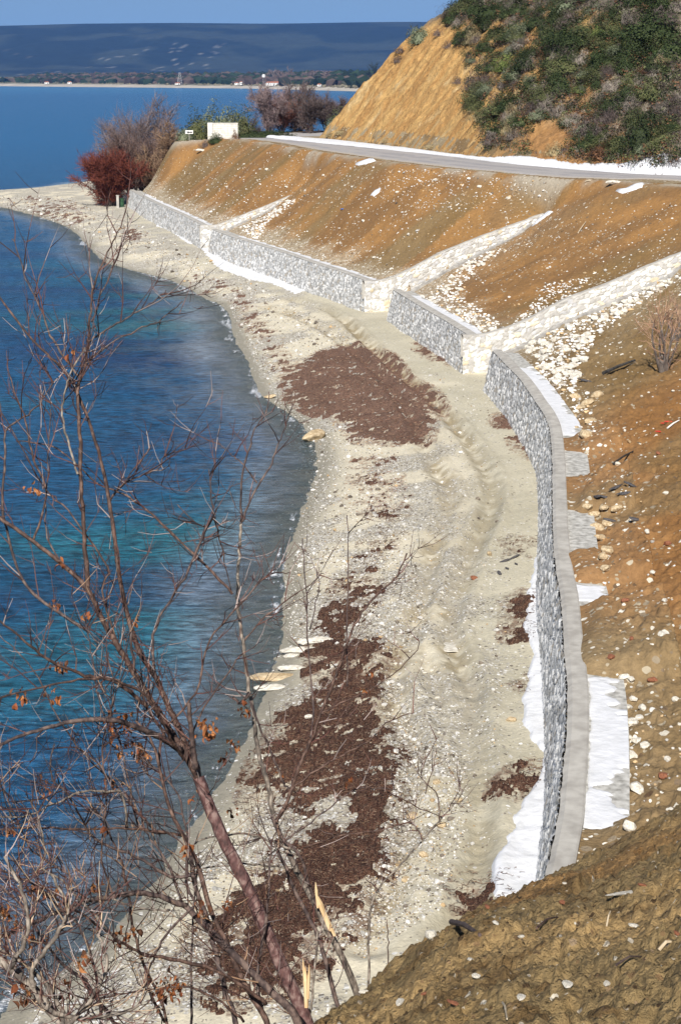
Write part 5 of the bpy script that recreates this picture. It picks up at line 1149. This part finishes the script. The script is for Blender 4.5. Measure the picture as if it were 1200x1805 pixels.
def near_twigs(root, n1, n2, cols, seed, l1=(.12, .45), l2=(.03, .13), upb=.35):
    r = np.random.default_rng(seed); L = BR[root.name]; ln = np.array([len(p) for p, _ in L], float); ofs = np.array(root.location); A = []
    def seg(P, q): f = q*(len(P)-1.001); k = int(f); return P[k]+(P[k+1]-P[k])*(f-k), P[k+1]-P[k]
    T1 = []
    for _ in range(n1):
        i = r.choice(len(L), p=ln/ln.sum()); p, d = seg(L[i][0], r.uniform(.12, 1)); d = d/np.linalg.norm(d); e = r.normal(size=3); e[1] *= .5; e -= d*(e@d); e /= np.linalg.norm(e)
        a = r.uniform(.5, 1.2); dr = d*math.cos(a)+e*math.sin(a)+np.array([0, 0, upb*r.uniform(0, 1)]); dr /= np.linalg.norm(dr); Ln = r.uniform(*l1)*r.uniform(.5, 1)
        pts = [p]; q = p.copy()
        for s in range(4): dr = dr+np.array([0, 0, .10])+r.normal(size=3)*.16; dr /= np.linalg.norm(dr); q = q+dr*Ln/4; pts.append(q)
        T1.append(np.array(pts))
    S0 = []; S1 = []; S2 = []; R0 = []; R2 = []
    for t in T1:
        for k in (0, 2): S0.append(t[k]); S1.append(t[k+1]); S2.append(t[k+2]); R0.append(.0030-.0007*k); R2.append(.0030-.0007*(k+2)+.0002)
    for _ in range(n2):
        t = T1[r.integers(len(T1))]; p, d = seg(t, r.uniform(.2, 1)); d = d/np.linalg.norm(d); e = r.normal(size=3); dr = d*.6+e*.6+np.array([0, 0, .2]); dr /= np.linalg.norm(dr); Ln = r.uniform(*l2)
        S0.append(p); m = p+dr*Ln*.5+r.normal(size=3)*.006; S1.append(m); S2.append(m+(dr+np.array([0, 0, .25]))*Ln*.5); R0.append(.0017); R2.append(.0008)
    V_, F_ = prisms(np.array(S0)-ofs, np.array(S1)-ofs, np.array(S2)-ofs, np.array(R0), np.array(R2)); nn = len(V_)//9
    cc = np.array(cols)[r.integers(0, len(cols), nn)]*r.uniform(.7, 1.3, nn)[:, None]
    o = mesh_np('twigs', V_, F_, M['near_twig'], np.repeat(cc, 9, 0), root, smooth=False); o['kind'] = 'stuff'; return T1
def dry_leaves(root, clusters, Yd, seed):
    """curled brown leaves hanging in bunches"""
    r = np.random.default_rng(seed); ofs = np.array(root.location); V_ = []; F_ = []; c_ = []
    for (px, py, rad, n) in clusters:
        for _ in range(n):
            x, y = px+r.normal()*rad*.5, py+r.normal()*rad*.5; p = np.array(at_dist(x, y, Yd+r.normal()*.12))-ofs
            L_ = r.uniform(.014, .036); w = L_*r.uniform(.18, .34); t = np.array([r.normal()*.45, r.normal()*.45, -1]); t /= np.linalg.norm(t); b = np.cross(t, r.normal(size=3)); b /= np.linalg.norm(b); nn = np.cross(t, b)
            n0 = len(V_)
            for q, ww in ((0, .12), (.3, 1), (.65, .9), (1, .08)):
                c0 = p+t*L_*q+nn*L_*.25*math.sin(q*3); V_ += [c0-b*w*ww+nn*w*.5*ww, c0, c0+b*w*ww+nn*w*.5*ww]
            for k in range(3):
                for j in range(2): F_.append((n0+k*3+j, n0+k*3+j+1, n0+k*3+3+j+1, n0+k*3+3+j))
            cc = np.array([(.30,.105,.035), (.22,.07,.03), (.38,.16,.06), (.12,.05,.025)][r.integers(4)])*r.uniform(.7, 1.2); c_ += [cc]*12
    o = mesh_np('dry_leaves', np.array(V_), np.array(F_), M['near_twig'], np.array(c_), root, smooth=False); o['kind'] = 'stuff'
TW = [(.085,.036,.030), (.05,.026,.024), (.12,.06,.048), (.035,.022,.022), (.07,.04,.034), (.25,.20,.185)]
def nroot(name, label, px, py, Yd):
    p = at_dist(px, py, Yd); r = empty(name, p); tag(r, label, 'tree'); return r
A = nroot('bare_tree', 'near leafless tree with a thick reddish trunk slanting up to the left', 546, 1850, 6.0)
near_branch(A, [(556,1880),(540,1800),(500,1710),(465,1630),(435,1560),(400,1490),(370,1425),(350,1370)], 6.0, 6.2, 27, 22, 'red_bark', 'trunk')
for pts, y0, y1, w0, w1, mt in [
  ([(352,1376),(325,1325),(305,1295),(270,1240),(245,1200),(215,1150),(185,1100),(155,1040),(120,1003),(60,955),(0,912),(-40,880)], 6.2, 6.5, 15, 6, 'young_bark'),
  ([(350,1375),(345,1345),(320,1295),(295,1240),(275,1195),(250,1155),(230,1100),(215,1040),(200,930),(192,880),(185,840),(165,765),(145,710),(120,660),(90,630),(50,590),(0,525),(-15,505)], 6.2, 6.8, 12, 3, 'young_bark'),
  ([(155,1040),(152,980),(148,920),(142,850),(142,780),(137,700),(142,670),(150,645),(157,600),(160,550),(167,500),(190,445),(212,400),(228,345)], 6.4, 6.9, 9, 2, 'young_bark'),
  ([(142,668),(125,645),(95,600),(75,550),(50,500),(37,460),(22,420)], 6.7, 6.9, 5, 2, 'dark_bark'), ([(157,602),(175,590),(215,565),(250,545),(280,525),(292,512)], 6.8, 7.0, 4, 2, 'dark_bark'),
  ([(152,640),(175,622),(200,602),(250,577),(285,562),(322,530)], 6.7, 7.1, 4, 2, 'dark_bark'), ([(162,565),(170,550),(180,515),(200,470),(218,422)], 6.8, 7.0, 4, 2, 'dark_bark'),
  ([(138,835),(130,810),(115,760),(110,715),(118,680),(125,660),(150,612)], 6.5, 6.6, 5, 3, 'grey_bark2'),
  ([(345,1355),(340,1310),(335,1270),(334,1240)], 6.15, 6.1, 12, 7, 'dark_bark'),
  ([(318,1322),(285,1300),(260,1290),(230,1277),(200,1270),(140,1270),(75,1285),(30,1300),(-10,1318)], 6.2, 5.7, 13, 5, 'dark_bark'),
  ([(275,1200),(271,1160),(272,1110),(300,1060),(330,1010),(350,960),(370,920),(378,912)], 6.3, 6.6, 6, 4, 'dark_bark'), ([(378,912),(372,870),(370,828)], 6.6, 6.6, 3, 2, 'dark_bark'), ([(378,912),(385,940),(395,985),(408,1040)], 6.6, 6.7, 4, 2, 'dark_bark'),
  ([(345,980),(362,930),(350,925),(312,890)], 6.6, 6.7, 3, 2, 'young_bark'), ([(410,1045),(345,980),(270,910),(220,872),(170,850),(100,790),(30,778)], 6.6, 6.9, 6, 2, 'young_bark'),
  ([(192,885),(215,855),(245,840),(280,825),(290,805),(330,790)], 6.7, 6.9, 4, 2, 'young_bark'), ([(192,885),(220,850),(250,810),(266,785)], 6.7, 6.8, 3, 2, 'young_bark'),
  ([(150,1110),(90,1070),(40,1020),(8,910),(10,810),(12,760),(50,730),(75,705),(95,670)], 6.4, 6.8, 7, 2, 'dark_bark'), ([(60,955),(82,870),(60,810),(45,740),(30,700),(15,655)], 6.5, 6.8, 5, 2, 'young_bark'), ([(120,1003),(85,950),(82,870),(86,810),(88,720)], 6.4, 6.8, 4, 2, 'dark_bark'),
  ([(245,1200),(210,1140),(180,1040),(190,1000),(120,900),(80,860),(0,720)], 6.3, 6.6, 5, 2, 'young_bark'), ([(260,1245),(200,1200),(150,1190),(90,1165),(45,1130),(-10,1085)], 6.2, 5.9, 8, 3, 'young_bark'),
  ([(230,1100),(238,1180),(262,1250),(300,1310)], 6.2, 6.2, 5, 6, 'dark_bark'), ([(325,1340),(300,1300),(260,1230),(205,1200),(140,1198),(60,1215),(-10,1232)], 6.2, 5.6, 6, 3, 'young_bark'),
  ([(280,1350),(290,1290),(345,1220),(370,1130),(430,1060),(470,1015),(510,1010)], 6.1, 6.4, 5, 2, 'young_bark'), ([(325,1340),(352,1260),(400,1190),(420,1160)], 6.15, 6.3, 4, 2, 'young_bark')]:
    near_branch(A, pts, y0, y1, w0, w1, mt)
near_twigs(A, 250, 950, TW, 1)
dry_leaves(A, [(207,1275,26,34),(230,1315,30,26),(250,1325,22,20),(112,1175,14,14),(40,1225,14,12),(95,1225,16,12),(360,1275,18,26),(370,1290,14,14),(95,1065,12,8),(60,860,16,8),(155,1080,8,6),(240,1090,10,6),(350,1400,16,8),(200,1380,16,9),(75,1380,14,9),(105,990,8,4),(127,618,8,5)], 6.2, 2)
B = nroot('sapling', 'near slender leafless sapling with grey stems, right of the thick reddish trunk', 640, 1800, 6.6)
near_branch(B, [(648,1810),(614,1710),(579,1642),(552,1587),(524,1536),(501,1486)], 6.6, 6.7, 15, 12, 'grey_bark2', 'trunk')
for pts, y0, y1, w0, w1, mt in [
  ([(501,1488),(483,1444),(474,1389),(460,1343),(453,1307),(446,1247),(437,1197),(428,1128),(421,1073),(420,1025),(423,970),(425,920)], 6.7, 7.0, 11, 6, 'grey_bark2'),
  ([(425,922),(450,865),(475,825),(492,780),(505,745),(517,710)], 7.0, 7.2, 5, 2, 'dark_bark'), ([(425,920),(427,840),(440,790),(450,755),(470,725),(475,690)], 7.0, 7.1, 5, 2, 'dark_bark'), ([(455,852),(425,815),(405,800),(382,777)], 7.1, 7.2, 3, 1.5, 'young_bark'),
  ([(485,1450),(500,1425),(515,1389),(530,1345),(547,1307),(566,1256),(588,1201),(606,1150),(620,1110),(643,1073),(671,1040),(700,1015),(716,975)], 6.7, 7.0, 9, 3, 'young_bark'),
  ([(515,1389),(570,1350),(597,1335),(648,1307),(689,1270),(730,1256)], 6.75, 7.0, 5, 2, 'young_bark'), ([(597,1348),(643,1371),(680,1394),(753,1430),(780,1440)], 6.9, 7.1, 4, 1.5, 'young_bark'), ([(549,1300),(552,1250),(547,1187),(542,1110),(540,1050),(532,950)], 6.8, 7.1, 5, 2, 'dark_bark'),
  ([(547,1110),(560,1050),(562,1000)], 6.9, 7.0, 3, 1.5, 'dark_bark'), ([(612,1210),(611,1120),(613,1000),(612,908)], 6.9, 7.0, 4, 2, 'dark_bark'), ([(566,1258),(600,1240),(634,1225),(666,1206),(698,1183),(735,1146),(735,1120)], 6.8, 7.0, 4, 1.5, 'young_bark'),
  ([(520,1500),(470,1480),(430,1470),(360,1478),(330,1500)], 6.6, 6.4, 5, 3, 'grey_bark2'), ([(520,1530),(475,1527),(430,1523),(360,1530),(330,1545)], 6.6, 6.4, 5, 3, 'grey_bark2'), ([(440,1235),(455,1275),(480,1330),(500,1380),(510,1390)], 6.8, 6.8, 5, 5, 'dark_bark'),
  ([(440,1220),(424,1240),(412,1228)], 6.8, 6.8, 8, 5, 'dark_bark'), ([(430,1130),(470,1085),(540,1035),(570,1010)], 6.9, 7.1, 4, 1.5, 'young_bark'), ([(560,1600),(545,1560),(530,1510),(500,1480),(480,1440)], 6.6, 6.6, 7, 7, 'dark_bark'), ([(600,1790),(575,1700),(555,1640),(515,1560),(490,1500)], 6.5, 6.6, 10, 7, 'dark_bark'),
  ([(500,1485),(560,1440),(620,1395),(665,1390),(700,1392)], 6.7, 7, 4, 2, 'dark_bark')]:
    near_branch(B, pts, y0, y1, w0, w1, mt)
sp = MB(); c0 = Vector(at_dist(575, 1618, 6.58))-B.location
for a_, b_, w_ in (((555,1570),(582,1640),11), ((562,1590),(590,1650),9), ((556,1555),(560,1600),7)):
    p0 = at_dist(a_[0], a_[1], 6.55)-B.location; p1 = at_dist(b_[0], b_[1], 6.55)-B.location; sp.tube([p0, (p0*2+p1)/3, p1], [.0012, w_/2/475, w_/2/475*.7], 5)
sp.build('splinter', M['splinter'], B)
near_twigs(B, 80, 260, TW, 3, l1=(.10, .34))
dry_leaves(B, [(415,1310,12,12),(432,1250,12,10),(652,1185,8,8),(640,1215,6,4),(618,1375,8,6),(410,1430,12,8),(490,1360,8,4),(396,1335,10,6)], 6.7, 4)
Cc = nroot('sapling', 'thin curving leafless shoot rising beside the earth bank, rightmost of the near stems', 648, 1760, 7.0)
near_branch(Cc, [(648,1770),(650,1697),(650,1623),(666,1568),(708,1522),(744,1481),(790,1430),(812,1400),(827,1375)], 7.0, 7.3, 6, 2, 'grey_bark2', 'trunk')
for pts, w0, w1 in [([(666,1568),(650,1555),(639,1545)], 3, 1.5), ([(775,1447),(770,1400),(742,1365),(771,1298)], 3, 1.5), ([(744,1481),(737,1465),(721,1450),(671,1463),(607,1472),(533,1495)], 4, 3), ([(790,1430),(800,1408),(812,1390)], 2, 1.2), ([(683,1700),(684,1660),(681,1620)], 3, 2), ([(749,1398),(763,1353),(770,1318)], 2.5, 1.2)]: near_branch(Cc, pts, 7.0, 7.1, w0, w1, 'young_bark')
near_twigs(Cc, 18, 60, TW, 5, l1=(.06, .2))
D = nroot('bare_tree', 'near dark leafless tree low at the left with arching branches, behind the thick trunk', 500, 1860, 5.7)
near_branch(D, [(540,1860),(520,1790),(480,1750),(415,1685),(370,1640),(325,1595)], 5.8, 5.8, 17, 12, 'dark_bark', 'trunk')
for pts, y0, y1, w0, w1, mt in [
  ([(327,1597),(280,1580),(240,1574),(200,1580),(150,1590),(75,1620),(20,1645),(-20,1655)], 5.8, 5.4, 11, 6, 'dark_bark'), ([(480,1850),(470,1800),(435,1740),(400,1665),(370,1600),(350,1525),(325,1475),(300,1425),(285,1370),(270,1310),(240,1270)], 5.7, 6.1, 12, 4, 'young_bark'),
  ([(425,1860),(415,1800),(395,1740),(380,1675),(365,1620),(345,1560),(335,1500)], 5.8, 6.0, 11, 8, 'dark_bark'), ([(345,1560),(340,1545),(300,1545),(240,1510),(170,1480),(140,1435),(120,1400),(90,1365),(95,1310)], 5.9, 5.8, 7, 2.5, 'dark_bark'),
  ([(330,1475),(280,1465),(220,1460),(150,1462),(80,1458),(0,1462)], 6.0, 5.6, 6, 3, 'young_bark'), ([(225,1462),(215,1400),(190,1395),(140,1398),(100,1415),(40,1440),(0,1438)], 5.9, 5.6, 5, 2.5, 'grey_bark2'), ([(470,1770),(400,1720),(300,1690),(250,1680),(200,1650),(140,1610),(60,1560),(0,1530)], 5.6, 5.3, 7, 3, 'young_bark'),
  ([(470,1800),(455,1730),(470,1600),(475,1530),(478,1480)], 5.9, 6.2, 8, 4, 'dark_bark'), ([(338,1805),(338,1700),(342,1600),(350,1520)], 5.9, 6.1, 5, 3, 'dark_bark'), ([(545,1810),(552,1740),(560,1640)], 6.1, 6.2, 6, 4, 'grey_bark2'),
  ([(340,1600),(300,1640),(270,1690),(262,1740),(290,1800)], 5.7, 5.8, 5, 5, 'dark_bark'), ([(320,1590),(300,1530),(260,1470),(240,1440),(210,1300),(180,1250),(160,1150),(150,1080)], 5.9, 6.2, 5, 2, 'dark_bark'), ([(200,1650),(120,1560),(75,1530),(80,1500),(70,1450),(55,1410)], 5.5, 5.6, 5, 2, 'grey_bark2'), ([(300,1605),(240,1600),(180,1580),(130,1600),(60,1660)], 5.7, 5.5, 4, 2, 'grey_bark2')]:
    near_branch(D, pts, y0, y1, w0, w1, mt)
for pts, y0, y1, w0, w1, mt in [([(250,1860),(200,1800),(150,1730),(100,1690),(40,1600),(0,1560)], 5.6, 5.6, 8, 4, 'dark_bark'), ([(300,1860),(290,1780),(262,1720),(235,1640),(225,1560),(200,1480),(150,1400)], 5.7, 5.9, 7, 3, 'young_bark'), ([(180,1860),(175,1760),(160,1680),(130,1620),(60,1560),(10,1500)], 5.5, 5.5, 7, 3, 'dark_bark'),
  ([(430,1800),(380,1760),(320,1740),(230,1750),(150,1760),(60,1720)], 5.7, 5.5, 5, 2, 'young_bark'), ([(365,1620),(330,1560),(330,1480),(312,1400),(260,1340),(240,1330)], 5.9, 6.1, 6, 2, 'dark_bark'), ([(150,1590),(120,1540),(60,1500),(30,1440),(0,1380)], 5.7, 5.8, 5, 2, 'dark_bark'), ([(280,1470),(240,1430),(215,1395),(150,1330),(100,1260),(60,1180),(0,1120)], 6.0, 6.2, 5, 2, 'dark_bark'), ([(200,1580),(180,1500),(188,1400),(180,1320),(200,1230),(190,1150)], 5.8, 6.0, 4, 2, 'young_bark')]:
    near_branch(D, pts, y0, y1, w0, w1, mt)
sp = MB()
for a_, b_, w_ in (((538,1704),(540,1775),10), ((534,1690),(537,1740),5), ((545,1700),(543,1760),6)):
    p0 = at_dist(a_[0], a_[1], 5.85)-D.location; p1 = at_dist(b_[0], b_[1], 5.85)-D.location; sp.tube([p0, (p0*2+p1)/3, p1], [.001, w_/2/520, w_/2/520], 5)
sp.build('splinter', M['splinter'], D)
near_twigs(D, 270, 1000, TW+[(.38,.24,.15)], 7, upb=.1)
dry_leaves(D, [(290,1740,24,46),(315,1735,14,16),(70,1655,20,20),(25,1625,16,18),(215,1650,14,14),(60,1560,18,18),(95,1570,14,14),(15,1460,10,10),(165,1560,12,9),(360,1600,14,9),(400,1590,10,7),(235,1640,12,8),(30,1700,18,14),(120,1740,18,10),(180,1460,10,6),(330,1490,12,8)], 5.7, 8)
E = nroot('bare_tree', 'pair of pale leaning trunks cut off by the bottom left corner', 60, 1860, 5.0)
near_branch(E, [(130,1850),(110,1805),(90,1780),(50,1735),(0,1690),(-40,1660)], 5.0, 5.1, 20, 14, 'grey_bark2', 'trunk')
for pts in [[(150,1850),(110,1780),(75,1725),(30,1690),(-20,1660)], [(95,1785),(140,1795),(200,1790),(250,1770)], [(60,1740),(60,1700),(100,1650),(120,1600),(90,1540)], [(20,1705),(50,1640),(40,1570),(10,1510)], [(120,1810),(160,1760),(190,1700),(170,1640)]]: near_branch(E, pts, 5.0, 5.1, 9, 4, 'grey_bark2')
near_twigs(E, 150, 600, TW+[(.34,.25,.17)], 9, l1=(.08, .35))
dry_leaves(E, [(40,1750,24,18),(10,1600,14,14),(150,1690,18,12)], 5.1, 10)
# bits on the near bank
def on_bank(px, py):
    c, s = math.cos(PITCH), math.sin(PITCH); u, v = (px-600)/FPX, (902.5-py)/FPX; best = None
    t = np.linspace(2.5, 16, 1200); x = u*t; y = (c+v*s)*t; z = CAMH+(-s+v*c)*t
    r_ = np.hypot(x, y); an = np.arctan2(x, y); fi = np.clip(np.log(r_/1.6)/math.log(26/1.6)*559, 0, 559).astype(int); fj = np.clip((an-th[0])/(th[-1]-th[0])*469, 0, 469).astype(int)
    g = Zm.reshape(560, 470)[fi, fj]; k = np.argmax(g >= z); return Vector((x[k], y[k], g[k]))
def bank_bit(px, py, s, mat, label, group=None, name='pebble', cat='pebble', k=None, sxyz=(1, .8, .6)):
    p = on_bank(px, py); o = bpy.data.objects.new(name, rock_mesh(random.randrange(8) if k is None else k, mat)); COL.objects.link(o); o.location = p+Vector((0, 0, s*.3)); o.scale = (s*sxyz[0], s*sxyz[1], s*sxyz[2]); o.rotation_euler = (random.uniform(-.3, .3), 0, random.uniform(0, 6)); tag(o, label, cat, group)
for p in [(1093,1583,.045,(1.6,.6,.2),'greenish white flat shell shaped stone on the near bank'), (775,1612,.055,(1,.9,.9),'whitish lump perched on the edge of the near bank'), (757,1652,.035,(.8,.8,1.1),'white chunk hanging on the edge of the near bank')]: bank_bit(p[0], p[1], p[2], 'rock', p[4], name='stone', cat='stone', sxyz=p[3])
for i, p in enumerate([(873,1632),(917,1655),(828,1693),(1015,1632),(1115,1635),(995,1558),(1068,1740),(918,1763),(705,1770),(840,1724),(1000,1742),(640,1755)]): bank_bit(p[0], p[1], random.uniform(.012, .024), 'rock', 'small white pebble in the near earth bank', 'white pebbles in the near bank')
for p in [(1190,1650),(990,1597),(798,1772),(858,1600),(1130,1565),(750,1765)]: bank_bit(p[0], p[1], .017, 'brick_rock', 'red brown crumb in the near earth bank', 'red crumbs in the near bank')
def bank_stick(a, b, w, mat, label, group=None):
    p, q = on_bank(*a), on_bank(*b); m_ = (p+q)/2+Vector((0, 0, .012)); o = MB().tube([p-p, m_-p, q-p], [w, w*.9, w*.6], 7).build('stick', M[mat]); o.location = p+Vector((0, 0, w*1.2)); tag(o, label, 'stick', group)
bank_stick((795,1632), (845,1657), .011, 'dark_bark', 'thick dark stick lying on the left of the near bank'); bank_stick((1160,1680), (1185,1665), .005, 'pale_wood', 'pale straw at the right of the near bank'); bank_stick((945,1640), (982,1620), .004, 'young_bark', 'thin tan twig in the middle of the near bank'); bank_stick((1068,1637), (1075,1612), .003, 'pale_wood', 'short pale straw above the tan twig'); bank_stick((1085,1705), (1130,1690), .003, 'dark_bark', 'thin dark twig at the right of the near bank'); bank_stick((640,1725), (655,1700), .003, 'pale_wood', 'pale straw at the left end of the near bank'); bank_stick((885,1770), (893,1800), .003, 'pale_wood', 'pale straw near the bottom of the near bank')

# ------------------------------------------------------------------ haze
hz = MB().box((0, 5500, 200), (12000, 11400, 420)).build('haze', None) if False else None
hm = bpy.data.materials.new('haze'); hm.use_nodes = True; hn = hm.node_tree; hn.nodes.clear(); ho = hn.nodes.new('ShaderNodeOutputMaterial'); pv = hn.nodes.new('ShaderNodeVolumePrincipled')
pv.inputs['Color'].default_value = (.13, .38, 1.0, 1); pv.inputs['Density'].default_value = .000044; pv.inputs['Anisotropy'].default_value = .0; hn.links.new(pv.outputs[0], ho.inputs['Volume'])
hz = MB().box((0, 5300, 172), (13000, 11400, 356)).build('haze', hm); tag(hz, kind='stuff')
